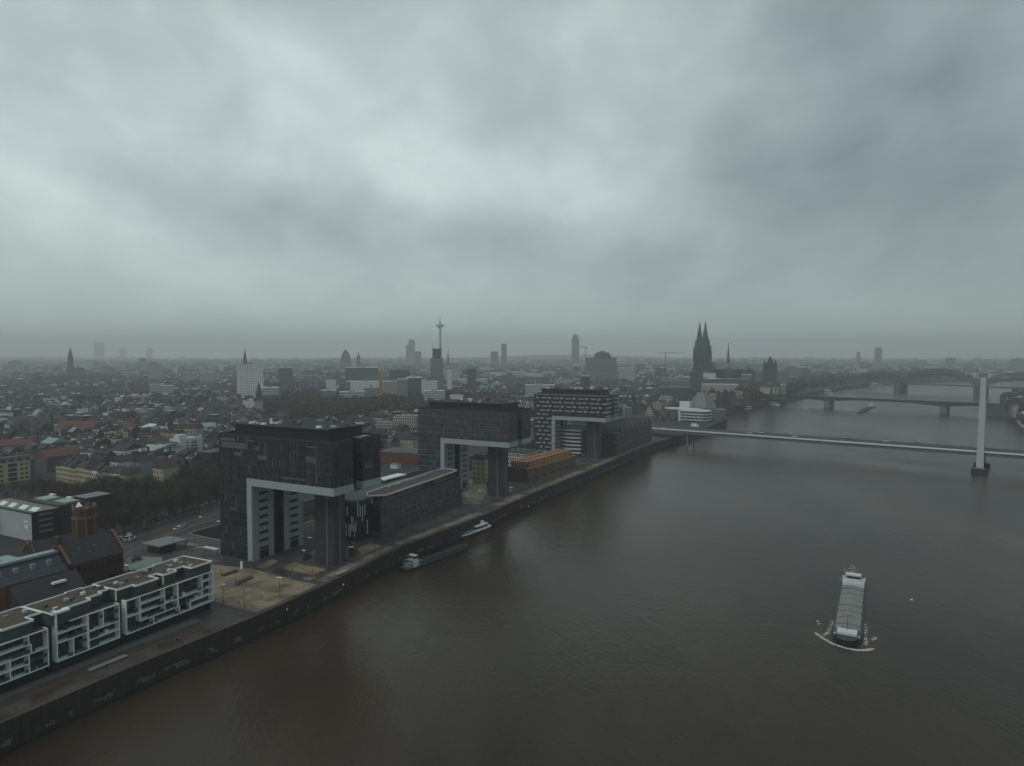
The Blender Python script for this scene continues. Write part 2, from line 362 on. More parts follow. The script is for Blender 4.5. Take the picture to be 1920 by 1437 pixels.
# paving sheets
M_tan=mat('tan_gravel',(.29,.235,.155),.95,.30,.10,bump=.3)
M_prom=mat('promenade_sand',(.24,.205,.145),.95,.35,.08,bump=.3)
M_promd=mat('brown_cobbles',(.095,.070,.052),.95,.35,.1,bump=.3)
M_bed=mat('track_bed',(.055,.040,.030),.95,.4,.2,bump=.4)
M_plaza=mat('grey_plaza_slabs',(.078,.075,.072),.9,.22,.06)
for m_,bw in ((M_plaza,1.6),(M_promd,.8),(M_tan,4.0),(M_prom,2.4),(M_asph,6.0)):   # paving joints and damp patches
    t_=m_.node_tree; bs=t_.nodes['Principled BSDF']; src=bs.inputs['Base Color'].links[0].from_socket
    geo=t_.nodes.new('ShaderNodeNewGeometry'); mpp=t_.nodes.new('ShaderNodeMapping'); mpp.inputs['Rotation'].default_value=(0,0,R_(28)); t_.links.new(geo.outputs['Position'],mpp.inputs[0])
    bk_=t_.nodes.new('ShaderNodeTexBrick'); t_.links.new(mpp.outputs[0],bk_.inputs[0]); bk_.inputs['Scale'].default_value=1; bk_.inputs['Brick Width'].default_value=bw; bk_.inputs['Row Height'].default_value=bw*.6; bk_.inputs['Mortar Size'].default_value=.05
    bk_.inputs['Color1'].default_value=(.8,.8,.8,1); bk_.inputs['Color2'].default_value=(1.1,1.08,1.05,1); bk_.inputs['Mortar'].default_value=(.5,.5,.5,1)
    mx_=t_.nodes.new('ShaderNodeMixRGB'); mx_.blend_type='MULTIPLY'; mx_.inputs[0].default_value=.8; t_.links.new(src,mx_.inputs[1]); t_.links.new(bk_.outputs[0],mx_.inputs[2])
    nz=t_.nodes.new('ShaderNodeTexNoise'); nz.inputs['Scale'].default_value=.11; nz.inputs['Detail'].default_value=5; t_.links.new(mpp.outputs[0],nz.inputs['Vector'])
    rr=t_.nodes.new('ShaderNodeValToRGB'); t_.links.new(nz.outputs[0],rr.inputs[0]); rr.color_ramp.elements[0].position=.42; rr.color_ramp.elements[0].color=(.62,.60,.58,1); rr.color_ramp.elements[1].position=.56; rr.color_ramp.elements[1].color=(1.05,1.05,1.05,1)
    m2=t_.nodes.new('ShaderNodeMixRGB'); m2.blend_type='MULTIPLY'; m2.inputs[0].default_value=1; t_.links.new(mx_.outputs[0],m2.inputs[1]); t_.links.new(rr.outputs[0],m2.inputs[2]); t_.links.new(m2.outputs[0],bs.inputs['Base Color'])
    r2=t_.nodes.new('ShaderNodeValToRGB'); t_.links.new(nz.outputs[0],r2.inputs[0]); r2.color_ramp.elements[0].position=.36; r2.color_ramp.elements[0].color=(.3,.3,.3,1); r2.color_ramp.elements[1].position=.5; r2.color_ramp.elements[1].color=(.92,.92,.92,1); t_.links.new(r2.outputs[0],bs.inputs['Roughness'])
def pxsheet(name,pts,z,m,kind='structure'):
    return tag(sheet(name,[[(P(a,b,z).x,P(a,b,z).y) for a,b in pts]],z,m),kind=kind)
def off(i0,i1,d0,d1,z,m,name):
    """strip between offsets d0,d1 inland of the quay line; i0,i1 are running lengths"""
    pts=[Vector(p) for p in pre[1:]+QW]; acc=[0]
    for a,b in zip(pts,pts[1:]): acc.append(acc[-1]+(b-a).length)
    def at(sv):
        for k in range(len(pts)-1):
            if acc[k]<=sv<=acc[k+1]+1e-6:
                t=(sv-acc[k])/(acc[k+1]-acc[k]); d=(pts[k+1]-pts[k]).normalized(); return pts[k].lerp(pts[k+1],t),Vector((-d.y,d.x))
        return pts[-1],Vector((-1,0))
    ss=[i0]+[a for a in acc if i0<a<i1]+[i1]; A=[];B=[]
    for sv in ss:
        p,n=at(sv); A.append(tuple(p+n*d0)); B.append(tuple(p+n*d1))
    return tag(sheet(name,[A+B[::-1]],z,m),kind='structure')
# running length of quay px points, measured from pre[1]
def run_at(px,py):
    q=P(px,py); pts=[Vector(p) for p in pre[1:]+QW]; best=(1e9,0); acc=0
    for a,b in zip(pts,pts[1:]):
        d=b-a; t=max(0,min(1,(Vector((q.x,q.y))-a).dot(d)/d.length_squared)); w=(a+d*t-Vector((q.x,q.y))).length
        if w<best[0]: best=(w,acc+t*d.length)
        acc+=d.length
    return best[1]
r0=run_at(0,1356); rA=run_at(440,1170)
off(0,run_at(1268,819),.0,34,.004,M_plaza,'pavement')
off(0,rA,1.2,7.0,.012,M_promd,'promenade')
off(0,rA-6,7.6,12.0,.016,M_bed,'track_bed')
off(0,rA-4,12.6,16.5,.012,mat('grey_terrace',(.11,.10,.10),.9,.25),'terrace')
off(run_at(604,1090),run_at(752,1028),2.2,6.6,.012,M_prom,'promenade')
off(run_at(762,1024),run_at(912,964),2.2,6.6,.012,M_prom,'promenade')
off(run_at(938,948),run_at(992,929),2.0,7.5,.012,M_prom,'promenade')
off(run_at(1005,925),run_at(1100,884),2.0,6.5,.012,M_prom,'promenade')
off(run_at(1110,880),run_at(1235,828),2.0,6.5,.012,M_prom,'promenade')
off(run_at(720,1045),run_at(1225,831),9.5,12.5,.016,M_bed,'track_bed')
pxsheet('gravel_square',[(401,1128),(479,1149),(596,1097),(507,1077),(475,1067),(392,1058)],.020,M_tan)
pxsheet('gravel_square',[(527,1066),(586,1078.5),(613.5,1068),(550,1054.5)],.020,M_tan)
pxsheet('gravel_square',[(670,1028),(679,1042),(716,1024),(695,1018.5)],.020,M_tan)
pxsheet('gravel_square',[(480,1064),(498,1067),(522,1052),(508,1049)],.020,M_prom)
pxsheet('gravel_square',[(866,900),(868,946),(900,944),(912,925),(911,898)],.020,M_prom)
pxsheet('plaza',[(232,1072),(330,1075),(418,1062),(418,1012),(350,1003),(330,1006),(262,1020),(210,1010),(215,1040)],.008,M_plaza)
pxsheet('road',[(215,1012),(262,1019),(412,962),(470,935),(470,910),(412,925),(300,962),(215,995)],.012,M_asph)
pxsheet('verge',[(255,1013),(330,1002),(400,972),(400,966),(320,992)],.016,mat('dull_grass',(.06,.058,.035),.95,.4,.2))
for i_,(a_,b_,w_,m_) in enumerate((((200,1012),(412,944),.5,M_grey),((206,1017),(412,953),1.6,M_bed),((214,1019),(410,962),.4,M_grey),((240,1019),(408,968),2.2,M_bed),((300,1006),(408,972),.5,M_grey),((205,1003),(412,936),.35,M_white),((240,996),(412,930),.35,M_grey))):
    q1,q2=P(*a_),P(*b_); d_=(q2-q1).normalized(); n_=Vector((-d_.y,d_.x,0))*w_/2
    tag(sheet('road_marking' if m_ is M_white else 'kerb_strip',[[((q1-n_).x,(q1-n_).y),((q2-n_).x,(q2-n_).y),((q2+n_).x,(q2+n_).y),((q1+n_).x,(q1+n_).y)]],.022+.004*i_,m_),kind='structure')
pxsheet('green_glass_forecourt',[(240,1062),(268,1044),(305,1045),(300,1062),(250,1078)],.016,mat('mossy_slabs',(.20,.25,.20),.8,.3,.5))
# rails and kerb lines through the near square
rt=empty('tram_track',(0,0,0),0,'pair of thin steel rails curving across the tan gravel square','track')
for a_,b_ in (((404,1104),(484,1074)),((406,1122),(500,1085))):
    pts=[P(a_[0]+(b_[0]-a_[0])*t/6,a_[1]+(b_[1]-a_[1])*t/6+ (2.2 if 1<t<5 else 0),.075) for t in range(7)]
    r=MB()
    for q,w in zip(pts,pts[1:]): r.beam(q,w,.22,.05)
    r.build('rail',M_greyd,rt)
# ------------------------------------------------------------------ the three crane shaped buildings
AZ=R_(28)
UE=Vector((math.cos(AZ),-math.sin(AZ))); UR=Vector((math.sin(AZ),math.cos(AZ)))
K1=Vector((-72.6,275.4)); K2=Vector((-2.0,417.8)); K3=Vector((79.2,574))
def KF(base,e,r): q=base+UE*e+UR*r; return (q.x,q.y,0)
F1=facade('curtain_wall_dark',(.032,.033,.038),(.012,.013,.017),1.35,3.55,.72,.86,.55,(.085,.088,.095),.06,rough=.22)
F2=facade('curtain_wall_framed',(.075,.075,.082),(.020,.022,.028),3.0,3.55,.80,.80,.42,(.085,.085,.095),.12,rough=.3)
F3=facade('curtain_wall_brown',(.040,.030,.028),(.016,.020,.018),5.2,3.45,.52,.94,.35,(.045,.04,.034),.1,rough=.3)
M_core1=facade('glass_stair_core',(.045,.05,.06),(.040,.045,.055),2.4,3.55,.90,.94,.2,rough=.2)
win_mesh={}
def wmesh(w,h,m,d=.12,name='window'):
    k=(round(w,2),round(h,2),m.name,name)
    if k not in win_mesh: win_mesh[k]=MB().box(-w/2,w/2,-d/2,d/2,0,h).mesh(name,m)
    return win_mesh[k]
def windows(parent,face,x0,x1,y0,y1,z0,dz,rows,cols,w,h,m=None,name='window',skip=0,rnd=None,margin=0):
    """single window parts on one face (S,E,W,N) of a box shaped part"""
    m=m or M_glass; me=wmesh(w,h,m,name=name)
    for r in range(rows):
        for c in range(cols):
            if rnd and rnd.random()<skip: continue
            t=(c+.5)/cols
            if face=='S': loc=(x0+margin+(x1-x0-2*margin)*t,y0-.03,z0+r*dz); rz=0
            elif face=='N': loc=(x0+margin+(x1-x0-2*margin)*t,y1+.03,z0+r*dz); rz=0
            elif face=='E': loc=(x1+.03,y0+margin+(y1-y0-2*margin)*t,z0+r*dz); rz=R_(90)
            else: loc=(x0-.03,y0+margin+(y1-y0-2*margin)*t,z0+r*dz); rz=R_(90)
            inst(name,me,parent,loc,rz)
def kranhaus(kind,base,label,group):
    rn=random.Random(kind*11)
    root=empty('crane_shaped_building',(base.x,base.y,0),-AZ,label,'office building' if kind<3 else 'apartment building',group)
    FM={1:F1,2:F2,3:F3}[kind]; D=30
    # upper block: two bars joined by a recessed link
    MB().box(-68,0,0,12,36.8,55,0,1).build('south_bar',[FM,M_roofdark],root)
    MB().box(-68,0,18,D,36.8,55,0,1).build('north_bar',[FM,M_roofdark],root)
    MB().box(-65,-4,12,18,33.9,55.3,0,1).build('link',[M_black,M_roofdark],root)
    # tower on the land side
    MB().box(-68,-50.2,0,12,0,36.8).box(-50.2,-47.3,.3,12,0,33.6).build('tower_wall',[FM],root)
    MB().box(-68,-47.3,18,D,0,36.8).build('tower_wall',[FM],root)
    MB().box(-65,-49.5,12,18,0,33.9).build('tower_link',[M_black],root)
    # pale band along the underside and down the tower
    b=MB(); b.box(-50.2,.25,-.25,12,33.6,36.8); b.box(-50.2,-47.25,-.25,.3,0,33.6)
    b.build('pale_band',M_band,root)
    b=MB(); b.box(-47.3,.25,18,D+.25,33.6,36.8); b.build('pale_band',M_band,root)
    MB().box(-47.2,-4.2,12.02,17.98,33.2,33.9).build('soffit',M_soffit,root)
    # pale inner walls of the tower with dark slot windows
    MB().box(-47.3,-47.0,.35,11.9,0,33.6).build('inner_wall',M_soffit,root)
    MB().box(-47.3,-47.0,18.1,D-.1,0,33.6).build('inner_wall',M_soffit,root)
    wm=wmesh(5.0,1.25,M_black)
    for k in range(9):
        for y in (6.1,24.1):
            if k==0: inst('entrance',wmesh(5.2,3.6,M_black,name='entrance'),root,(-46.98,y,.2),R_(90))
            else: inst('window',wm,root,(-46.98,y,.6+k*3.55),R_(90))
    # lift and stair core under the river end
    MB().box(-21.5,-10.5,11.5,18.5,0,33.3).build('stair_core',[M_core1],root)
    MB().box(-14.8,-14.2,11.3,11.5,0,33.3).box(-10.5,-10.3,14.7,15.3,0,33.3).build('corner_mullion',M_steel,root)
    # recessed penthouse and terrace
    MB().box(-62,-7,4,26,55,59.6,0,1).build('penthouse',[M_black,M_roofdark],root)
    MB().box(-63,-6,3,27,59.6,60.2).build('penthouse_roof',[M_roofdark],root)
    p=MB(); 
    for x0,x1,y0,y1 in ((-68,0,0,.35),(-68,0,D-.35,D),(-68,-67.65,.35,D-.35),(-.35,0,.35,12),(-.35,0,18,D-.35)): p.box(x0,x1,y0,y1,55,56.1)
    p.build('parapet',M_dark if kind<3 else M_steel,root)
    for k in range(14):
        x=rn.uniform(-60,-9); y=rn.uniform(6,24); w=rn.uniform(1,3.4); h=rn.uniform(.6,2.0)
        MB().box(x,x+w,y,y+rn.uniform(1,2.5),60.2,60.2+h).build('roof_unit',rn.choice([M_greyd,M_steel,M_greyd,M_white]),root)
    if kind==1:
        for k in range(9):   # pale furniture and covers on the roof terrace
            x=rn.choice([rn.uniform(-60,-44),rn.uniform(-18,-9)]); y=rn.uniform(5,24)
            MB().frus(x,y,60.2,60.9,1.5*rn.uniform(.6,1.2),.9,7).build('furniture_cover',rn.choice([M_white,M_metal]),root)
        MB().box(-8,-1,20,27,55,55.6).build('roof_light',M_metal,root)
        # single light panels in the dark curtain wall, as in the photograph
        pm=mat('light_grey_panel',(.115,.12,.13),.4,.2)
        for x,z,w,h in ((-66,49.6,16,2.6),(-58,46.4,4.6,1.6),(-66.5,52.8,9,1.2),(-45,49.5,2.4,1.8),(-43,45.6,5.6,2.0),(-56,53.2,1.2,1.5),(-49,53.3,3.4,.5),(-15,46.6,5.5,2.4),(-14,52.8,5.6,.6),(-9.4,38,.5,15),(-29,38.6,13.5,.7),(-18,33,.5,.3),(-61,22,3.6,.7),(-49.6,50,.4,4)):
            if z>34 or x<-52: inst('light_panel',wmesh(w,h,pm,.1,'light_panel'),root,(x+w/2,-.06,z))
        for y,z in ((20,42),(20.5,42)): inst('light_panel',wmesh(5,2.2,pm,.1,'light_panel'),root,(.05,y+2,z),R_(90))
        mm=mat('thin_mullion',(.085,.088,.095),.4,.2)
        for k in range(70):  # visible vertical fins of unequal length
            x=rn.uniform(-67.5,-.6); z=36.9+rn.randrange(0,4)*3.55; h=rn.choice([3.4,3.4,7,10.5]); h=min(h,54.5-z)
            if x<-51 and rn.random()<.5: z=rn.randrange(0,9)*3.55; h=min(rn.choice([7,10.5]),36)
            inst('fin',wmesh(.22,h,mm,.16,'fin'),root,(x,-.08,z))
    if kind==2:
        mm=mat('framed_bay',(.12,.12,.13),.5,.2)
        for k in range(6):
            MB().box(-67.9,-.1 if k<6 else -50,-.12,0,36.9+k*3.55-.18 if k else 36.9,36.9+k*3.55+.18).build('floor_edge',mm,root) if k else None
        for k in range(9): MB().box(-67.9,-50.4,-.12,0,k*3.55+3.4,k*3.55+3.75).build('floor_edge',mm,root)
        for k in range(60):
            x=round(rn.uniform(-67,-1)/3)*3+.3; z=36.9+rn.randrange(0,5)*3.55
            if x<-51 and rn.random()<.5: z=rn.randrange(0,9)*3.55+.3
            inst('fin',wmesh(.3,3.4,mm,.2,'fin'),root,(x,-.1,z))
    if kind==3:
        bm_=mat('pale_balcony_front',(.33,.335,.35),.6,.15)
        cnt=0; rest=MB()
        for fl in range(15):
            z=1.2+fl*3.62; top=z>36; x=-67.2+(fl*2.9)%6.4; q=fl
            while x<(-2.5 if top else -52.5):
                w,h,z2=(4.9,1.0,z) if q%2 else (2.5,1.5,z-.1)
                if not(32<z<37.5 and x>-54):
                    if cnt<88 : inst('balcony',wmesh(w,h,bm_,1.0,'balcony'),root,(x+w/2,-.5,z2)); cnt+=1
                    else: rest.box(x,x+w,-1.0,-.02,z2,z2+h)
                x+=6.4 if q%2 else 5.2; q+=1
        if rest.v: tag(rest.build('balcony_row',bm_,root),kind='stuff')
        for fl in range(5):
            for y in (5.5,24):
                inst('balcony',wmesh(11,1.05,bm_,1.4,'balcony'),root,(.7,y,37.6+fl*3.62),R_(90))
        for k in range(9):
            x=rn.uniform(-66,-3)
            bush(root,(x,1.8,55.2),rn.uniform(.8,1.6))
    return root
M_leafe=mat('evergreen_leaves',(.030,.042,.022),.9,.5,.8)
def bush(parent,loc,r):
    rn=random.Random(int(loc[0]*7)); b=MB()
    for k in range(60):
        d=Vector((rn.gauss(0,1),rn.gauss(0,1),abs(rn.gauss(0,1)))).normalized()*r*rn.uniform(.4,1)
        u=Vector((rn.uniform(-1,1),rn.uniform(-1,1),rn.uniform(-1,1)))*.35*r; w=Vector((rn.uniform(-1,1),rn.uniform(-1,1),rn.uniform(-1,1)))*.35*r
        b.face([d-u,d+w,d+u])
    return b.build('roof_shrub',M_leafe,parent,loc)
kg='three crane shaped blocks standing on the quay'
kranhaus(1,K1,'nearest dark crane shaped office block cantilevered over the square',None)
kranhaus(2,K2,'middle crane shaped block with framed grey glass facade, behind the long low quay building',None)
kranhaus(3,K3,'farthest crane shaped block with brown walls and staggered pale balconies',None)
# ------------------------------------------------------------------ white framed apartments in front
def framed():
    az=math.atan2(14.4,30.1); o=P(400.5,1126,3.2)
    # local +y runs away from the camera along the quay, +x toward the river, s=-y
    rn=random.Random(5)
    Fg=facade('loggia_glass',(.045,.055,.055),(.018,.028,.028),2.6,2.65,.86,.84,.5,rough=.15)
    lv=[3.2+2.65*k for k in range(5)]
    specs=[ # s0,s1,verticals(s,l0,l1),horizontals(s0,s1,level)
     (0,33.2,[(0,0,4),(4.6,1,4),(9.6,0,1),(14.5,1,4),(13.9,0,1),(19.5,1,4),(23.6,0,1),(28.3,1,4),(33.2,0,4)],
      [(0,33.2,4),(0,33.2,0),(0,9.6,1),(0,4.6,2),(0,4.6,3),(4.6,14.5,2),(13.9,23.6,1),(14.5,28.3,2),(19.5,28.3,3),(23.6,28.3,1),(28.3,33.2,2)]),
     (35.3,54.4,[(35.3,0,4),(40.5,2,4),(45.3,0,4),(49.6,0,2),(54.4,0,5)],
      [(35.3,50.5,4),(35.3,54.4,0),(35.3,45.3,2),(35.3,45.3,1),(45.3,54.4,3),(45.3,54.4,2),(50.5,54.4,5)]),
     (56.6,90,[(56.6,0,4),(61.8,3,4),(61.8,0,2),(61.2,2,3),(66.6,0,2),(72,2,4),(78,0,2),(84,1,4),(90,0,4)],
      [(56.6,90,4),(61.4,78,3),(56.6,61.8,2),(61.8,84,2),(61.8,78,1),(56.6,90,0),(72,90,3),(84,90,1)])]
    roofs=[[(0,8.6,.2,15),(8.6,13,4.6,15),(13,18,2.2,14.2),(18,21,5.6,14.2),(21,29,.8,14.8),(29,34.4,2.6,14.8)],
           [(34.4,38,6,14),(38,43,4.2,15),(43,50.4,1.8,14.2),(50.4,55.6,-.1,14.2)],
           [(55.6,60,4.5,14.8),(60,68,.6,14.8),(68,74,5,14.2),(74,82,1.6,15),(82,90.5,4,14.4)]]
    labs=['right block of white framed riverside apartments, beside the tan gravel square','middle and shortest block of white framed riverside apartments','left block of white framed riverside apartments, cut by the photo edge']
    for bi,(s0,s1,V,Hh) in enumerate(specs):
        mid=o+Vector((-math.sin(az)*s0,-math.cos(az)*s0,0)); mid.z=0
        root=empty('framed_apartment_building',mid,-az,labs[bi],'apartment building')
        y=lambda s_: s0-s_
        # body
        MB().box(-13.6,-2.3,y(s1)-.9,y(s0),.0,13.9,0,1).build('body_wall',[Fg,M_roofdark],root)
        MB().box(-13.6,-1.4,y(s1)-.8,y(s0)-.2,.0,3.15).build('plinth',[M_glass],root)
        # white frame: verticals then horizontals, butted
        f=MB(); w=.29
        for s_,l0,l1 in V:
            z1=17.6 if l1==5 else lv[l1]; wd=w*(2.2 if s_ in (14.5,45.3) else 1)
            a=y(s_)-(0 if s_==s0 else wd/2) - (wd if s_==s0 else 0); b_=a+wd
            if s_==s1: a=y(s_); b_=a+wd
            f.box(-2.3 if s_!=s1 else -2.31,0,a,b_,lv[l0]-.17,z1+.17 if s_ in(s0,s1) else z1)
        for k,(a,b_,l) in enumerate(Hh):
            z=17.45 if l==5 else lv[l]
            f.box(-2.28,.003+.002*(k%3),y(b_)+.003,y(a)-.003,z-.135,z+.135)
        f.build('white_frame',M_frame,root)
        # balcony rails and grey partition pieces in the loggias
        for k in range(int((s1-s0)/3.2)):
            for l in range(4):
                if rn.random()<.45:
                    yy=y(s0+1.6+k*3.2); MB().box(-.25,-.2,yy-1.4,yy+1.4,lv[l]+.2,lv[l]+1.15).build('glass_rail',M_glassg,root)
        for k in range(7):
            yy=y(s0+rn.uniform(2,s1-s0-2)); l=rn.randrange(4); MB().box(-1.9,-.9,yy,yy+1.0,lv[l]+.17,lv[l]+.8+rn.random()).build('balcony_furniture',rn.choice([M_greyd,M_white,M_wood]),root)
        # penthouse pieces with stepped white roof edge
        for k,(a,b_,fr,bk) in enumerate(roofs[bi]):
            g=MB().box(-bk+1,-fr-1.0,y(b_),y(a)-.02,13.9,17.1); g.build('penthouse_glass',[M_glassg],root)
            g=MB().box(-bk+.5,-fr-.5,y(b_)+.0,y(a),17.1,17.34,0); g.build('roof',[M_roofbrown],root)
            e=MB(); t=.34
            e.box(-fr-t,-fr,y(b_),y(a),17.05,17.6); e.box(-bk,-bk+t,y(b_),y(a),17.05,17.6)
            prev=roofs[bi][k-1] if k else None; nx=roofs[bi][k+1] if k+1<len(roofs[bi]) else None
            if prev is None: e.box(-bk+t,-fr-t,y(a)-t,y(a)-.003,17.05,17.6)
            else:
                if abs(prev[2]-fr)>.05:
                    lo,hi=sorted((-prev[2],-fr)); e.box(lo-t*.98,hi-t*1.01,y(a)-t/2,y(a)+t/2,17.053,17.597)
                if abs(prev[3]-bk)>.05:
                    lo,hi=sorted((-prev[3],-bk)); e.box(lo+t*1.01,hi+t*.98,y(a)-t/2,y(a)+t/2,17.053,17.597)
            if nx is None: e.box(-bk+t,-fr-t,y(b_)+.003,y(b_)+t,17.05,17.6)
            e.build('roof_edge',M_frame,root)
            if fr>1.5: MB().box(-fr-1.0,-fr-.7,y(b_)+.1,y(b_)+.5,13.9,17.0).build('white_post',M_frame,root)
            for q in range(rn.randrange(2,5)):
                yy=y(rn.uniform(a+.8,b_-1.2)); xx=rn.uniform(-bk+1.6,-fr-2.6); MB().box(xx,xx+rn.uniform(.7,1.5),yy-.6,yy+.6,17.34,17.34+rn.uniform(.25,.9)).build('roof_unit',rn.choice([M_metal,M_steel,M_white,M_greyd]),root)
            if rn.random()<.7:
                yy=y((a+b_)/2); xx=(-fr-bk)/2; MB().box(xx-2.2,xx+1.8,yy-1.6,yy+1.6,17.34,17.40).build('planted_patch',rn.choice([M_green,M_wood,M_wood]),root)
        MB().box(-2.3,-.4,y(s1)+.5,y(s0)-.5,13.86,13.98).build('terrace_deck',M_wood,root)
framed()
# ------------------------------------------------------------------ buildings on the quay
def root_at(name,p,rz,label,cat,group=None): return empty(name,(p[0],p[1],0),rz,label,cat,group)
Flow=facade('low_quay_facade',(.070,.066,.066),(.022,.026,.030),2.9,3.3,.62,.66,.5,(.10,.10,.105),.12)
p=P(713.5,1010); az=math.atan2(34,81)
b=root_at('quay_building',p,-az,'long dark low building on the quay with white edged flat roof','office building')
MB().box(-15,0,0,87,0,16.6,0,1).build('wall',[Flow,M_roofdark],b)
MB().box(-15.05,.05,-.25,0,3.6,17.0).build('black_end_wall',M_black,b)
for k in range(5): MB().box(-14.6+k*3.4,-14.1+k*3.4,-.2,.3,0,3.6).build('column',M_greyd,b)
MB().box(-12.5,-2.2,6,84,16.6,19.9,0,1).build('penthouse',[facade('penthouse_glazing',(.10,.11,.10),(.03,.04,.04),2.2,3.4,.85,.8,.6),M_roofdark],b)
rp_=[(-8.5,1.2),(-1.2,7),(-.7,60),(-1.6,85.5),(-9,87.2),(-13.2,84),(-13.6,60),(-13.2,8)]
MB().prism(rp_,19.9,20.35,0,1).build('roof',[M_frame,mat('reddish_gravel_roof',(.085,.062,.052),.95,.4,.4)],b)
e=MB()
for a_,c_ in zip(rp_,rp_[1:]+rp_[:1]): e.beam((a_[0],a_[1],20.62),(c_[0],c_[1],20.62),.3,.27)
e.build('roof_edge',M_frame,b)
e=MB(); e.box(-10.8,-10.5,26,60,20.35,21.2); e.box(-8.8,-8.5,26,60,20.35,21.2); e.build('roof_rail',M_metal,b)
for k in range(9):
    yy=22+k*4.6; MB().box(-10.3,-9.0,yy,yy+2.2,20.36,21.3).build('roof_unit',random.choice([M_steel,M_metal,M_greyd]),b)
windows(b,'E',-15,0,0,87,13.4,3.3,1,16,2.2,2.2,M_glassg,margin=3)
windows(b,'E',-15,0,0,87,10.1,3.3,1,16,1.5,2.0,mat('pale_blind',(.16,.165,.165),.5,.3),rnd=random.Random(3),skip=.55,margin=3)
windows(b,'E',-15,0,0,87,6.8,3.3,1,16,1.5,2.0,mat('pale_blind',(.16,.165,.165),.5,.3),rnd=random.Random(4),skip=.7,margin=3)
# dark building with white fins behind the first crane block
b=root_at('finned_building',KF(K1,-44,46),-AZ,'dark building with white vertical fins between first crane block and the basin','office building')
MB().box(-3,16,0,66,0,19,0,1).build('wall',[facade('finned_glazing',(.02,.022,.024),(.012,.014,.016),3,3.4,.8,.8,.3),M_roofdark],b)
rn=random.Random(8); 
for k in range(60):
    if k<22: x,y_=-3+19*((k+.5)/22),-.12; rz_=0
    else: x,y_=16.12,66*((k-22+.5)/38); rz_=R_(90)
    z_=rn.choice([2,5,9,12]); h_=rn.uniform(4,9); h_=min(h_,18.6-z_); inst('fin',wmesh(.34,round(h_,0),M_frame,.22,'fin'),b,(x,y_,z_),rz_)
MB().box(-2,15,2,64,19,19.4).build('roof_deck',M_greyd,b)
b=root_at('canopy_pavilion',P(735,905),-AZ,'flat white canopy roof beside the harbour basin behind the first crane block','pavilion')
MB().box(-4,4,-12,12,3.6,4.4).build('roof',M_frame,b); MB().box(-3,3,-11,11,0,3.6).build('wall',M_glassg,b)
# ochre warehouse
p=P(990.6,905); az=math.atan2(40,65)
b=root_at('ochre_warehouse',p,-az,'long ochre brick warehouse with stepped orange roof before the third crane block','warehouse')
M_och_w=facade('ochre_arched_wall',(.23,.135,.075),(.030,.022,.018),2.6,3.1,.42,.62,.25)
MB().box(-19,0,0,76,0,9.4,0,1).build('wall',[M_och_w,M_brickp],b)
MB().box(-19.05,.05,-.2,0,0,9.9).build('end_wall',mat('dark_red_brick',(.085,.042,.034),.9,.3,.5),b)
MB().box(-15.5,-3.2,2,74,9.4,13.6,0,1).build('upper_storey',[M_och_w,M_orange],b)
MB().box(-16,-2.8,1.6,74.4,13.6,14.0).build('roof',M_orange,b)
MB().box(-2.9,.2,0,76.2,9.4,9.8).build('cornice',M_orange,b)
for k in range(12):
    y0=5+k*5.8
    MB().box(-3.2,-1.2,y0,y0+2.6,9.8,13.1).build('dormer',M_orange,b)
    MB().box(-12.5,-6,y0,y0+2.4,14.0,14.06).build('roof_well',M_brickd,b)
windows(b,'E',-19,0,0,76,1.2,4.2,2,22,1.2,2.4,M_black,margin=2)
windows(b,'S',-19,0,-.2,0,2,4,2,4,1.1,2.0,M_black,margin=1)
# gabled warehouse behind the third block
p=KF(K3,-2,33); 
b=root_at('gabled_warehouse',p,-R_(27),'long dark brown warehouse with many gables ending at the nearer bridge','warehouse')
Fw=facade('warehouse_facade',(.075,.058,.050),(.025,.024,.025),3.4,3.6,.42,.6,.5,(.16,.14,.12),.14)
MB().box(-20,0,0,116,0,20.5,0,1).build('wall',[Fw,M_roofdark],b)
for k in range(7):
    y0=3+k*16; MB().gable(-20,0,y0,y0+13.5,20.5,25.2,axis='x',over=.2).build('gable_roof',M_slate,b)
MB().box(-2.2,.2,0,116.2,20.5,21.2).build('cornice',M_grey,b)
windows(b,'E',-20,0,0,116,3,3.8,4,20,1.3,2.2,M_black,margin=3,rnd=random.Random(4),skip=.2)
b=root_at('harbour_office_building',KF(K3,-36,40),-AZ,'dark slab roof building behind the gabled warehouse with pale roof lines','office building')
MB().box(-30,8,0,100,0,25,0,1).build('wall',[facade('office_a',(.08,.08,.085),(.02,.024,.026),3,3.5,.6,.5,.4),M_greyd],b)
for y0 in (8,34,60,86): MB().box(-29,7,y0,y0+.8,25,25.5).build('roof_line',M_grey,b)
MB().box(-22,0,20,50,25,28).build('roof_plant',M_greyd,b)
# curved white balcony building seen through the third block
b=root_at('curved_balcony_building',P(1068,858),-AZ-R_(8),'white building with swept curved balconies seen through the third crane block','apartment building')
MB().box(-16,6,8,30,0,24,0,1).build('wall',[M_greyd,M_roofdark],b)
for k in range(7):
    z_=3+k*3.3; arc=[(-17+24*t/8,7-3.2*math.sin(math.pi*t/8)) for t in range(9)]
    MB().prism(arc+[(7,9),(-17,9)],z_,z_+1.1).build('balcony',M_white,b)
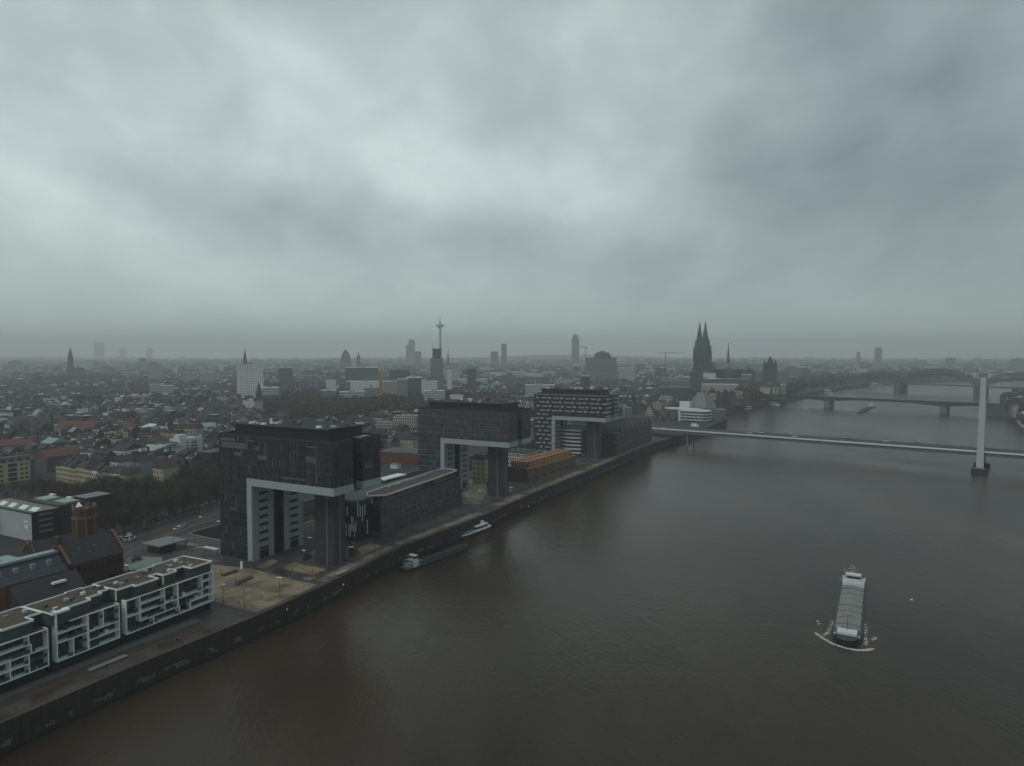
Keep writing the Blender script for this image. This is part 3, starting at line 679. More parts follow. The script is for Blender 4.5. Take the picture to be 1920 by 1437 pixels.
# yellow house seen through the middle block and the tiled roofed neighbours
def simple(name,p,rz,w,d,h,wallm,roofm,label,cat,rtype='gable',rh=4,wr=0,wc=0,faces='SE',ww=1.1,wh=1.6,wm=None,group=None,over=.4,axis='x',chim=1,dz=None,wz=1.2):
    b=root_at(name,p,rz,label,cat,group)
    x0,x1=-w,0; y0,y1=0,d
    MB().box(x0,x1,y0,y1,0,h,0,1).build('wall',[wallm,roofm],b)
    if rtype=='gable': rf=MB().gable(x0,x1,y0,y1,h,h+rh,over=over,axis=axis).build('roof',roofm,b)
    elif rtype=='hip':
        m_=MB(); k=min(w,d)/2*.98; xa,xb,ya,yb=x0-over,x1+over,y0-over,y1+over
        if w>=d: r1,r2=(xa+k,(ya+yb)/2,h+rh),(xb-k,(ya+yb)/2,h+rh); A,B,C,D_=(xa,ya,h),(xb,ya,h),(xb,yb,h),(xa,yb,h); m_.face([A,B,r2,r1]).face([B,C,r2]).face([C,D_,r1,r2]).face([D_,A,r1]).face([D_,C,B,A])
        else: r1,r2=((xa+xb)/2,ya+k,h+rh),((xa+xb)/2,yb-k,h+rh); A,B,C,D_=(xa,ya,h),(xb,ya,h),(xb,yb,h),(xa,yb,h); m_.face([A,B,r1]).face([B,C,r2,r1]).face([C,D_,r2]).face([D_,A,r1,r2]).face([D_,C,B,A])
        rf=m_.build('roof',roofm,b)
    elif rtype=='mansard':
        k=1.8; m_=MB(); V0=[(x0-.2,y0-.2),(x1+.2,y0-.2),(x1+.2,y1+.2),(x0-.2,y1+.2)]; V1=[(x0+k,y0+k),(x1-k,y0+k),(x1-k,y1-k),(x0+k,y1-k)]
        for i in range(4):
            j=(i+1)%4; m_.face([V0[i]+(h,),V0[j]+(h,),V1[j]+(h+rh,),V1[i]+(h+rh,)])
        m_.face([q+(h+rh,) for q in V1]); rf=m_.build('roof',roofm,b)
    else:
        rf=MB().box(x0-.1,x1+.1,y0-.1,y1+.1,h,h+.5).build('roof',roofm,b)
        for q in range(3):
            xx=x0+w*(.15+.25*q); MB().box(xx,xx+w*.08+.5,y0+d*.4,y0+d*.4+1.5,h+.5,h+1.5).build('roof_unit',M_grey,b)
    if chim and rtype!='flat':
        MB().box(x0+w*.3,x0+w*.3+.8,y0+d*.5,y0+d*.5+.6,h+rh*.4,h+rh+1.0).build('chimney',M_brickd,rf)
    if wr:
        dz=dz or (h-wz)/wr
        for fc in faces:
            n=wc if fc in 'SN' else max(1,int(wc*d/w))
            windows(b,fc,x0,x1,y0,y1,wz,dz,wr,n,ww,wh,wm or M_black)
    return b
simple('yellow_house',P(910,905),-AZ,11,12,16,M_yellow,M_slate,'yellow house with dark mansard roof seen through the middle crane block','house','mansard',3.4,4,3)
simple('white_grid_building',P(985,905-14),-AZ,20,24,16,facade('white_grid',(.55,.53,.44),(.04,.04,.04),1.9,3.2,.5,.62,.3),M_roofdark,'cream office wing with square window grid between middle and third crane blocks','office building','flat')
Fgrid=facade('cream_grid',(.40,.385,.33),(.025,.03,.032),2.55,3.4,.55,.68,.4)
q=P(780,826); simple('grid_facade_building',(q.x,q.y),-R_(14),26,20,25,Fgrid,M_grey,'cream office block with dark square window grid, left of the middle crane block','office building','flat')
q=P(748,826); simple('grid_facade_building',(q.x,q.y-2),-R_(14)+R_(14),24,16,18.5,Fgrid,M_grey,'lower stepped wing of the cream grid office block','office building','flat')
q=P(774,848); simple('villa',(q.x,q.y),-R_(20),28,16,11,M_beige,M_slate,'beige villa with dark hipped roof beneath the cream grid office block','house','hip',6,2,6,'S')
q=P(784,872); simple('brick_hall',(q.x,q.y),-R_(18),38,30,9,M_brick,M_greyd,'long low red brick hall beside the harbour basin','hall','flat')
b=simple('pier_house',P(745,880),-AZ,7,5,3,M_white,M_metal,'small white boat house on the far edge of the harbour basin','boat house','flat')
# ------------------------------------------------------------------ left foreground cluster
OCC=[]   # taken ground: x,y,radius
def occ(p,r): OCC.append((p[0],p[1],r))
p=P(60,1016)
b=root_at('exhibition_hall',p,-AZ,'large pale grey hall with green edged roof, bright skylights and a dark striped side','hall'); occ(p,60)
sw=NT('worn_pale_wall'); n_=sw.noise(.5,7,sw.obj(),.7); sw.put(sw.ramp(n_,[(.3,(.30,.33,.33)),(.5,(.42,.45,.45)),(.7,(.34,.36,.36))]),sw.b.inputs['Base Color']); sw.b.inputs['Roughness'].default_value=.9
MB().box(-48,0,0,13.5,0,14,0,1).build('wall',[sw.mat,mat('pale_green_roof',(.17,.19,.165),.9,.3)],b)
MB().box(0.02,.3,0.1,13.4,0,14.2).build('side_wall',M_black,b)
MB().box(-48.3,.35,-.3,0,13.5,14.3).build('green_gutter',mat('green_paint',(.03,.07,.045),.6,.2),b)
MB().box(-30,-.5,13.5,26,0,15,0,1).build('rear_wing',[M_dark,M_green],b)
MB().box(-12,0,26,40,0,16.4,0,1).build('dark_wing',[M_black,M_grey],b)
for k in range(4): MB().box(.3,.45,3.2,9.5,3.6+k*2.8,4.5+k*2.8).build('light_strip',M_grey,b)
for x,y,w in ((-46,3,6),(-36,2.5,5),(-27,2.5,5),(-17,2.5,5.5),(-7.5,2.5,6.2)):
    m_=MB(); z=14.05; m_.face([(x,y,z),(x+w,y,z),(x+w,y+2.6,z+1.5),(x,y+2.6,z+1.5)]).face([(x+w,y+3.6,z),(x,y+3.6,z),(x,y+2.6,z+1.5),(x+w,y+2.6,z+1.5)]).face([(x+w,y,z),(x+w,y+3.6,z),(x+w,y+2.6,z+1.5)]).face([(x,y+3.6,z),(x,y,z),(x,y+2.6,z+1.5)])
    m_.build('skylight',M_lamp,b)
for x,y in ((-28,16),(-12,17)): MB().box(x,x+10,y,y+7,15.02,15.8).build('glass_roof',M_metal,b)
for x,y in ((-30,24),(-14,24)): MB().box(x,x+4,y,y+1.6,15.02,16.2).build('skylight',M_lamp,b)
pn=MB().box(-6,-3,-.14,-.03,6,9.8).build('notice_panel',M_lamp,b); MB().box(-5,-4,-.18,-.145,7.6,8.9).build('notice_picture',M_dark,pn)
# brick battlement tower
q=P(160,1028)
b=root_at('brick_tower',q,-AZ,'octagonal red brick tower with crenellated top beside the pale grey hall','tower'); occ(q,12)
MB().frus(0,0,0,14.5,5,4.8,8,0,R_(22.5)).build('shaft',M_brickd,b)
MB().frus(0,0,14.5,15.4,5.3,5.5,8,0,R_(22.5)).build('cornice',M_brickp,b)
MB().frus(0,0,15.4,19.4,4.9,4.9,8,0,R_(22.5)).build('upper_storey',M_brick,b)
for k in range(8):
    a=R_(45*k); MB().rbox(4.7*math.cos(a),4.7*math.sin(a),a,-.35,.35,-1.0,1.0,19.4,20.8).build('merlon',M_brickp,b)
    inst('window',wmesh(1.1,2.2,M_black),b,(4.62*math.cos(a),4.62*math.sin(a),16.2),a+R_(90))
    inst('corner_strip',wmesh(.5,14.4,M_brickp,.3,'corner_strip'),b,(4.95*math.cos(a+R_(22.5)),4.95*math.sin(a+R_(22.5)),0),a+R_(112.5))
m_=MB(); m_.face([(-4,-1.4,20.0),(-1,-3.4,20.0),(-1.6,-1.6,22.2)]).face([(-1,-3.4,20.0),(1.6,-1.4,20.0),(-1.6,-1.6,22.2)]); m_.build('white_gablet',M_lamp,b)
# brick hall with slate roof
q=P(130,1058.5,12)
Fbr=facade('brick_arcade',(.068,.036,.028),(.018,.016,.016),2.3,6,.36,.5,.2)
b=root_at('brick_hall',q,-AZ,'dark red brick hall with steep slate roof behind the framed apartments','hall'); occ(q,22)
MB().box(-15,0,0,21,0,12,0,1).build('wall',[Fbr,M_slate],b)
rf=MB().gable(-15,0,0.2,21,12,19.2,over=.25,axis='y').build('roof',M_slate,b)
for y_ in (0,21.2):
    m_=MB(); 
    for sx,ex in ((-15.6,-7.5),(.6,-7.5)):
        m_.tube((sx,y_,12.2),(ex,y_,19.7),.45,4)
    m_.build('gable_coping',M_brickp,b)
MB().face([(-15,-.06,12),(0,-.06,12),(-7.5,-.06,19.2)]).build('gable_wall',M_brickd,b)
MB().box(-9,-6,-.5,.7,18.6,21.8).build('chimney',M_brickd,rf)
MB().box(-.1,.25,.2,21,11.4,12).build('cornice',M_brickp,b)
for k in range(7): inst('window',wmesh(1.0,3.0,M_black),b,(.03,2+k*2.8,6.8),R_(90))
for k in range(7): inst('window',wmesh(1.0,2.4,M_black),b,(.03,2+k*2.8,2),R_(90))
for k in range(6): inst('roof_window',wmesh(.7,.1,M_metal,.9,'roof_window'),rf,(-2.2-(k%2)*1.8,3+k*2.9,14.2+(k%2)*1.75))
# orange brick hall with metal ridge
q=P(126,1068,10.6)-Vector((UR.x,UR.y,0))*25
b=root_at('orange_brick_hall',q,-AZ,'orange brick hall with metal ridge, behind the left framed apartment block','hall'); occ(q,30)
M_obr=mat('orange_brick',(.25,.095,.045),.9,.3,.5)
MB().box(-16,0,0,25,0,10.6,0,1).build('wall',[M_obr,M_slateb],b)
rf=MB().gable(-16,0,0,25,10.6,16.5,over=.4,axis='y').build('roof',M_slateb,b)
MB().box(-9.8,-6.2,-.2,25.2,16.0,16.9).build('metal_ridge',M_metal,rf)
for k in range(4):
    y_=3+k*5.6; MB().box(-4.2,-2.8,y_,y_+1.5,13.0,14.9).build('dormer',M_metal,rf); MB().box(-12.6,-11.2,y_,y_+1.4,12.5,14.3).build('dormer',M_metal,rf)
for k in range(7):
    for z in (1.5,5.2,8.4): inst('window',wmesh(1.0,1.7,M_brickd),b,(.03,2+k*3.4,z),R_(90))
MB().face([(-16,-.06,10.6),(0,-.06,10.6),(-8,-.06,16.4)]).build('gable_wall',M_obr,b)
q=P(40,1075,11)-Vector((UR.x,UR.y,0))*4
b=simple('beige_office_building',(q.x,q.y),-AZ,26,12,11.5,facade('beige_strips',(.34,.31,.20),(.02,.022,.025),4.2,3.3,.22,.72,.2),M_metal,'beige office block with dark window strips at the left photo edge','office building','flat'); occ(q,20)
q=P(66,1032,12); b=root_at('brick_gable_building',q,-AZ,'narrow brick gable with pale sloping copings before the pale grey hall','building')
MB().box(-9,0,0,16,0,10,0,1).build('wall',[M_brick,M_slate],b); MB().gable(-9,0,.3,16,10,14.5,axis='y').build('roof',M_slate,b)
m_=MB()
for sx in (-9.5,.5): m_.tube((sx,-.1,10),( -4.5+(.9 if sx>0 else -.9),-.1,14.6),.3,4)
m_.box(-5.4,-3.6,-.4,.4,13.6,15.6); m_.build('gable_coping',M_brickp,b)
q=P(120,1118,4); b=root_at('slate_roof_annex',q,-AZ,'low dark slate roof with one bright roof window behind the framed apartments','annex')
MB().box(-14,0,-14,8,0,5,0,1).build('wall',[M_brickd,M_slate],b); rf=MB().gable(-14,0,-14,8,5,10.5,axis='y').build('roof',M_slate,b); MB().box(-4.4,-2.6,-2,2.6,8.2,8.9).build('roof_window',M_lamp,rf)
# kiosk pavilion and posts on the grey square
q=P(300,1040); b=root_at('station_pavilion',q,-AZ,'dark flat roofed pavilion on the grey square before the tram road','pavilion')
MB().box(-9,0,0,8,0,3.6,0,1).build('wall',[M_black,M_grey],b); MB().box(-12,1.5,-1,13,3.6,4.1).build('roof',M_grey,b)
for x,y in ((-11.5,12.5),(1,12.5),(-11.5,-.6)): MB().frus(x,y,0,3.6,.2,.2,6).build('post',M_greyd,b)
b=root_at('glass_pavilion',P(345,1062),-AZ,'long thin white shelter roof at the foot of the first crane block','shelter')
q=P(405,1043,0); b.location=(q.x,q.y,0); MB().box(-9,0,0,2,2.6,3.0).build('roof',M_white,b)
for k in range(3): MB().box(-8.5+k*4,-8.3+k*4,.8,1,0,2.6).build('post',M_greyd,b)
# yellow apartment block far left
q=P(66,862,14)-Vector((UR.x,UR.y,0))*46
b=root_at('yellow_apartment_building',q,-AZ,'bright yellow apartment block with dark loggias at the left photo edge','apartment building'); occ(q,45); occ(q+Vector((UR.x,UR.y,0))*40,30)
MB().box(-12,0,0,46,0,14,0,1).build('wall',[M_yellow,M_slate],b)
MB().box(-11,-.6,.5,45.5,14,17,0,1).build('attic_storey',[mat('grey_attic',(.24,.25,.25),.8,.2),M_slate],b)
MB().box(-11.4,-.2,.2,46,17,17.4).build('roof',M_slate,b)
for k,y in enumerate((4,12,20,28,36)):
    for r in range(4):
        if k in (1,3): inst('loggia',wmesh(5.5,2.4,M_black,.3,'loggia'),b,(.05,y+3,.9+r*3.3),R_(90))
        else:
            for d in (1,4): inst('window',wmesh(1.6,1.5,M_black),b,(.04,y+d,1.2+r*3.3),R_(90))
MB().box(0,.3,42.5,45.9,0,14).build('dark_bay',M_greyd,b)
for k in range(8): MB().box(-.65,-.5,3+k*5.3,5.6+k*5.3,14.6,16.2).build('window',M_black,b)
q=P(88,873,6); b=simple('red_roofed_house',(q.x,q.y),-AZ,18,22,12,M_greyd,M_red,'house with red tiled roof right of the yellow apartment block','house','gable',5,axis='y'); occ(q,26)
# pastel row of gabled houses
rn=random.Random(21)
A_=P(104,873,11); B_=P(236,895,11); dv=(B_-A_); dv.z=0; ln=dv.length; dv.normalize(); ang=math.atan2(dv.y,dv.x)
cols=[M_cream,M_yellow,M_cream,mat('ochre_render',(.42,.33,.15),.8,.15),M_beige,M_yellow,M_cream,M_white,mat('pale_green_render',(.30,.36,.28),.8,.15),M_cream,M_beige,M_white,M_cream,M_beige]
names=['ochre yellow','lemon yellow','cream','dark ochre','beige','pale lemon','ivory','white','pale green','buff','sand coloured','chalk white','cream coloured','beige grey']
nh=13; wd=ln/nh
for k in range(nh):
    q=A_+dv*(wd*(k+1)); b=simple('terraced_house',(q.x,q.y),ang,wd-.1,11,11+rn.uniform(-.6,1.2),cols[k],rn.choice([M_slate,M_slate,M_slateb,M_brownroof]),
      'narrow %s terraced house, %s from the left in the pastel gabled row'%(names[k],['first','second','third','fourth','fifth','sixth','seventh','eighth','ninth','tenth','eleventh','twelfth','thirteenth'][k]),'house','gable',rn.uniform(3.5,5.5),3,3,'S',.95,1.7,group='pastel terraced houses in a row',axis='x' if k%3 else 'y',over=.15)
    occ(q,12)
for k,(px,py,z,m_,lb) in enumerate(((305,880,15,M_cream,'tall cream narrow house with red roof right of the pastel row'),(222,868,13,M_white,'white gabled house rising behind the pastel row'),(262,868,12,M_metal,'house with curved grey metal roof behind the pastel row'))):
    q=P(px,py,z); simple('town_house',(q.x,q.y),ang,11,12,z,m_,M_brownroof if k==0 else M_slate,lb,'house','gable',4.5,4,3,'S',1,1.7,axis='y'); occ(q,14)
# white balcony block
q=P(297,868); b=root_at('balcony_apartment_building',q,-AZ,'white apartment block with dark stacked balconies above the pastel row','apartment building'); occ(q,22); occ((q.x+14,q.y+26),22)
MB().box(-14,0,0,20,0,15,0,1).build('wall',[M_white,M_slate],b); MB().box(-13,0.6,20,42,0,17.5,0,1).build('tall_wall',[M_white,M_metal],b)
MB().box(-10,-4,22,30,17.5,20.5).build('stair_head',M_white,b)
for y in (3,12,22,31,38):
    for r in range(5):
        if y in (3,12,31): 
            bb=inst('balcony',wmesh(3.2,1.1,M_black,1.4,'balcony'),b,(.7+(.6 if y>20 else 0),y+1.6,1.5+r*2.9),R_(90))
        inst('window',wmesh(1.4,1.5,M_black),b,(.06+(.6 if y>20 else 0),y+5,1.7+r*2.9),R_(90))
# other readable buildings of the near quarter: px,py of the near right corner at eave height z
near=[ (232,846,11,14,24,M_white,M_slate,'gable',5,'long white house with dark gabled roof behind the pastel row',-10),
 (286,846,12,10,30,M_white,M_metal,'gable',3.5,'white walled workshop with grey metal roof left of the white balcony block',-25),
 (190,850,11,20,12,M_white,M_slate,'flat',3,'low white flat roofed house with ribbon windows behind the pastel row',-10),
 (160,866,13,9,11,M_white,M_slate,'gable',5,'small house with bright white gable behind the left end of the pastel row',20),
 (182,801,12,42,16,M_beige,M_red,'gable',6,'wide house under a long dull red roof in the middle of the left quarter',5),
 (246,803,12,20,18,M_white,M_red,'hip',7,'white house with bright red hipped roof next to a white shed gable',-5),
 (275,806,9,16,26,M_white,M_white,'gable',5,'large shed with bright white gable and white roof',-30),
 (308,800,10,30,20,M_grey,M_greyd,'flat',1,'low grey flat roofed supermarket beside the bright white shed',-10),
 (58,835,12,26,12,M_greyd,M_red,'gable',5,'dark house with dull red roof behind the yellow apartment block',10),
 (96,832,12,14,16,M_greyd,M_metal,'gable',4,'dark house with glinting grey metal roof above the red roofed house',-20),
 (305,830,12,18,14,M_cream,M_brownroof,'hip',6,'cream house with brown hipped roof above the white balcony block',0),
 (368,805,13,26,14,M_beige,M_brownroof,'mansard',5,'beige house with tall brown mansard roof near the top of the first crane block',-8),
 (395,850,13,16,30,M_brickd,M_greyd,'flat',1,'dark brick block with pale eaves left of the first crane block',-AZ*57.3),
 (404,800,13,14,14,M_white,M_metal,'gable',4,'white house with bright roof edge left of the first crane block top',25),
 (345,760,12,24,12,M_white,M_slate,'flat',1,'long white low terrace in the middle distance left of the first crane block',0),
 (120,757,12,10,10,M_white,M_slate,'gable',5,'small white gabled house alone among dark roofs in the far left quarter',15),
 (165,775,12,12,12,M_white,M_metal,'gable',6,'house with bright white pointed gable in the left quarter',35),
 (90,790,12,34,10,M_beige,M_slate,'gable',4,'long pale house front below dark roofs in the left quarter',-5),
 (122,795,13,12,10,M_white,M_slate,'hip',4,'white cube house with dark windows in the left quarter',3),
 (12,775,16,16,12,M_white,M_slate,'flat',1,'white tall house at the left photo edge',0),
 (700,792,12,24,16,M_white,M_slate,'hip',5,'pale house with dark hipped roof left of the cream grid office block',-10),
 (655,795,10,10,10,M_white,M_slate,'gable',4,'bright white small gable left of the cream grid office block',20),
 (720,788,12,22,12,M_grey,M_metal,'flat',1,'grey low block with pale roof behind the cream grid office block',-14),
 (692,798,9,18,22,M_beige,M_grey,'flat',1,'beige low flat roofed block left of the cream grid office block',-14),
 (1176,758,16,12,12,M_cream,M_slate,'gable',6,'cream gabled house with green neighbour right of the third crane block',10),
 (1185,765,14,10,12,mat('green_glass_wall',(.16,.22,.15),.4,.2),M_metal,'flat',1,'green glass fronted house right of the third crane block',10),
 (1262,748,16,22,16,M_cream,M_grey,'mansard',4,'cream white grand house with rows of windows near the harbour tip',-10),
 (1240,756,12,14,12,M_beige,M_grey,'flat',1,'beige low house left of the grand cream house',-10),
 (1288,744,12,10,10,M_white,M_metal,'gable',5,'bright white gable right of the grand cream house',20),
 (1175,722,14,20,12,M_white,M_slate,'gable',4,'white small house cluster above the third crane block',5)]
for (px,py,z,w,d,wm_,rm,rt_,rh,lb,rz) in near:
    q=P(px,py,z); simple('town_house' if rt_!='flat' else 'flat_roofed_building',(q.x,q.y),R_(rz),w,d,z,wm_,rm,lb,'house' if rt_!='flat' else 'building',rt_,rh,3,max(3,int(w/3.5)),'S',1.2,1.6); occ((q.x-w/2,q.y+d/2),max(w,d)*.62)
# ------------------------------------------------------------------ distant readable blocks: pl,pr,top,Y,depth,material,label,roof
Fw1=facade('white_slab_grid',(.80,.82,.80),(.10,.115,.12),3.1,3.4,.46,.66,.4)
Fw2=facade('white_strip_office',(.55,.56,.53),(.06,.07,.075),4,3.5,.95,.42,.4)
Fg1=facade('grey_strip_office',(.22,.23,.24),(.05,.055,.06),3.5,3.5,.9,.45,.4)
Fg2=facade('dark_grid_office',(.09,.10,.11),(.04,.045,.05),3.2,3.5,.7,.5,.4)
Fb1=facade('beige_grid_office',(.42,.40,.34),(.08,.085,.085),3.4,3.4,.5,.5,.4)
Fhazed=facade('hazed_far_tower',(.26,.28,.29),(.13,.145,.15),3.5,3.5,.6,.5,.3)
LM=[(447,493,684,1250,18,Fw1,'tall white slab block with fine window grid before a dark church spire'),
 (231,262,698,1850,30,Fw2,'white low office block in front of the far tree belt'),
 (279,302,682,2100,25,Fb1,'beige tower block standing among far trees, left of the white slab'),
 (345,370,699,1900,20,Fb1,'left one of two beige slab blocks left of the white slab'),
 (376,402,700,1850,20,Fb1,'right one of two beige slab blocks left of the white slab'),
 (20,42,678,2600,30,Fw2,'pale tower block at the far left under the horizon'),
 (0,19,694,2200,30,Fw2,'pale low block at the left photo edge under the horizon'),
 (187,209,696,2400,30,Fg1,'pale grey office block below the far left spire'),
 (283,306,721,1300,16,Fw2,'white stepped office block in the far left quarter, nearer one'),
 (305,325,724,1300,16,Fw2,'white low wing beside the stepped office block'),
 (262,274,672,2900,20,Fg1,'slim pale tower far left among trees'),
 (493,522,728,1230,30,Fw2,'flat white podium with dark roof at the foot of the white slab'),
 (524,548,690,1700,40,Fg2,'dark green block behind the white slab with bright roof edge'),
 (612,630,714,1320,18,Fw1,'small white cube building left of the white office cluster'),
 (604,630,733,1220,20,Fg1,'long grey shed with white edge at the wood margin'),
 (638,684,735,1230,18,Fw2,'long bright white low building at the wood margin'),
 (658,710,716,1280,24,Fw1,'left wing of the white office cluster beside the orange crane'),
 (716,757,716,1290,24,Fb1,'right wing of the white office cluster beside the orange crane'),
 (682,711,727,1250,12,facade('grey_louvre',(.30,.31,.32),(.10,.10,.11),30,3.4,.99,.45,.1),'grey striped car park front in the white office cluster'),
 (745,764,712,1270,20,M_grey,'smooth grey drum shaped end block of the white office cluster'),
 (762,791,709,1350,40,Fg2,'dark block with pale roof edge right of the white office cluster'),
 (730,768,695,1600,40,Fg2,'long dark block with white corner tower behind the white office cluster'),
 (649,709,690,1800,50,Fg2,'very long dark block behind the white office cluster'),
 (838,847,692,1500,14,M_white,'small bright white tower face right of the scaffolded tower'),
 (833,862,684,1900,30,Fw2,'pale office block right of the scaffolded tower'),
 (876,892,693,1500,20,Fg2,'dark cube block in the mid distance right of the scaffolded tower'),
 (860,914,712,1450,30,Fw2,'long pale office row above the middle crane block'),
 (790,820,716,1300,24,Fw1,'pale house group left above the middle crane block'),
 (795,834,734,1150,20,Fw2,'pale long house at the wood edge above the middle crane block'),
 (844,868,743,1050,14,M_white,'bright white low house touching the roof of the middle crane block'),
 (905,930,703,1700,30,Fb1,'beige office block in the mid distance above the middle crane block'),
 (960,1040,698,1750,40,Fw2,'long pale strip office row above the third crane block'),
 (1040,1075,712,1500,26,Fb1,'beige office block close behind the third crane block top'),
 (1090,1106,706,1150,16,M_greyd,'dark round topped block with white cap behind the third crane block'),
 (985,1040,723,1200,20,Fw2,'pale houses row right behind the third crane block'),
 (1030,1082,738,1000,14,M_white,'bright house row behind the roof of the third crane block'),
 (1243,1290,716,1350,26,Fg1,'long grey flat office block left of the dark pyramid spire'),
 (1268,1292,708,1450,20,Fg1,'grey office with pale roof line left of the dark pyramid spire'),
 (1308,1342,700,1500,24,M_white,'bright white hall below the cathedral towers'),
 (1318,1384,722,1200,16,Fb1,'long pale riverside building before the cathedral'),
 (1392,1410,703,1500,20,Fg1,'pale block right below the cathedral choir'),
 (1426,1444,727,1340,14,M_cream,'cream house on the bank before the great crossing tower'),
 (1449,1454,727,1340,10,M_beige,'narrow left gabled house on the bank right of the cream house'),
 (1456,1460,728,1340,10,M_beige,'narrow right gabled house on the bank right of the cream house'),
 (1464,1474,722,1350,12,M_grey,'tall pale house on the bank right of the narrow gabled houses'),
 (1416,1433,700,1600,20,Fg1,'pale long roofed block left of the great crossing tower'),
 (1453,1478,702,1650,20,Fg1,'pale long roofed block right of the great crossing tower'),
 (1482,1502,690,2200,30,Fg1,'hazy pale block beyond the great crossing tower'),
 (1597,1626,698,2500,40,Fg1,'striped pale office far beyond the left bank by the bridge'),
 (1642,1654,654,3300,30,Fg2,'dark round topped tower on the right horizon'),
 (1607,1613,663,3300,16,Fg2,'thin dark tower left of the round topped tower on the right horizon'),
 (1777,1792,672,3000,30,Fg1,'pale broad tower on the horizon above the arch bridge'),
 (1902,1925,674,2800,60,Fg2,'dark stepped block on the horizon at the right photo edge'),
 (1072,1086,634,3500,34,Fg2,'tall slim skyscraper on the horizon in the middle'),
 (940,950,646,3300,22,Fg2,'lone hazy tower on the horizon above the middle crane block'),
 (920,934,660,3200,30,Fg2,'hazy low block left of the lone horizon tower'),
 (766,778,641,4300,30,Fg1,'hazy tower with slanted top left of the broadcasting tower'),
 (761,766,648,4300,30,Fg1,'thin wing attached to the slanted hazy tower'),
 (778,790,660,3400,30,Fg2,'hazy low block right of the slanted tower'),
 (178,195,642,9900,90,Fg1,'very faint broad tower block far left on the horizon'),
 (226,236,654,9900,90,Fg1,'very faint low tower right of the faint broad tower'),
 (276,286,654,9900,90,Fg1,'very faint block on the far left horizon'),
 (1098,1156,672,2000,60,Fg2,'broad dark church bulk with twin low towers behind the third crane block'),
 (1140,1148,700,1700,14,Fw2,'small pale office above the right end of the third crane block'),
 (1160,1190,690,1900,30,Fw2,'pale office block right of the dark church bulk'),
 (1205,1232,686,2100,30,Fb1,'beige block below the second building crane')]
LM+=[(1294,1352,711,1400,16,Fg2,'dark old town block before the bright hall below the cathedral'),
 (1350,1398,712,1420,16,Fg2,'dark old town block below the cathedral choir'),(1236,1296,728,1180,16,Fg2,'long dark block below the dark pyramid spire')]
for (pl,pr,tp,Y,dp,m_,lb) in LM:
    if 1300<Y<2150 and m_ in (Fw2,Fb1,Fg1,Fg2) and not any(k in lb for k in ('tower','church','slab','cathedral','crossing','spire','cube','office cluster','riverside')):
        Y=max(Y,(H-23)*1280/(tp-662))
    if Y>2500 and m_ in (Fg1,Fg2): m_=Fhazed  # far towers swapped to a paler facade, haze put into their colour
    if lb.startswith('broad dark'): m_=Fg1
    a_=AT(pl,tp,Y); c_=AT(pr,tp,Y); w=max(4,c_.x-a_.x); h=a_.z; ry=-math.atan2((a_.x+c_.x)/2,Y)*.9
    b=root_at('tower_block' if w<h else 'office_block',(c_.x,Y),ry,lb,'tower' if w<h else 'office building'); occ(((a_.x+c_.x)/2,Y+dp/2),max(w,dp)*.6)
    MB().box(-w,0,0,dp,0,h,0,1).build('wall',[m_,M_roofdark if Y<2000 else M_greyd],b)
    ed=M_white if 'white' in lb or 'pale' in lb or 'bright' in lb else M_grey
    MB().box(-w-.4,.4,-.4,dp+.4,h-.01,h+.9).build('roof_edge',ed if 'tower' not in lb else M_greyd,b)
    MB().box(-w*.65,-w*.4,dp*.3,dp*.6,h+.9,h+3.4).build('roof_unit',M_grey,b)
    if 'round topped tower' in lb: MB().frus(-w/2,dp/2,h+.9,h+9,w*.5,w*.3,10).build('rounded_top',m_,b)
    if 'skyscraper' in lb:
        MB().box(-w*.85,-w*.15,dp*.1,dp*.9,h+.9,h+16).build('stepped_top',m_,b); MB().frus(-w/2,dp/2,h+16,h+34,1.4,.5,6).build('mast',M_greyd,b)
    if lb.startswith('broad dark church'):
        MB().frus(-w*.45,dp/2,h,h+13,26,22,8).build('decagon',M_greyd,b); MB().frus(-w*.45,dp/2,h+13,h+22,24,2,8).build('spire_roof',M_greyd,b)
    if 'slanted' in lb and 'tower with' in lb: MB().prism([(-w,2),(0,2),(0,dp-2),(-w,dp-2)],h+.9,h+1).face([(-w,2,h+1),(0,2,h+1),(-w*.4,2,h+16),(-w*.8,2,h+14)]).face([(-w,dp-2,h+1),(-w*.8,dp-2,h+14),(-w*.4,dp-2,h+16),(0,dp-2,h+1)]).face([(0,2,h+1),(0,dp-2,h+1),(-w*.4,dp-2,h+16),(-w*.4,2,h+16)]).build('slanted_top',m_,b)
rq=random.Random(31)
for k in range(9):
    px=1296+k*12.5; q=P(px+11,764-(k>6)*2,0); hh=rq.uniform(21,27)
    simple('waterfront_house',(q.x,q.y+6),R_(rq.uniform(-14,6)),rq.uniform(10,12.5),14,hh,[M_greyd,M_brickd,M_greyd,M_beige][k%4],M_slate,
      '%s waterfront house, %s from the left in the dark row before the cathedral'%([ 'dark grey','dark brick','charcoal','drab beige'][k%4],['first','second','third','fourth','fifth','sixth','seventh','eighth','ninth'][k]),'house','gable',rq.uniform(5,8),3,3,'S',1.3,2.0,axis='y')
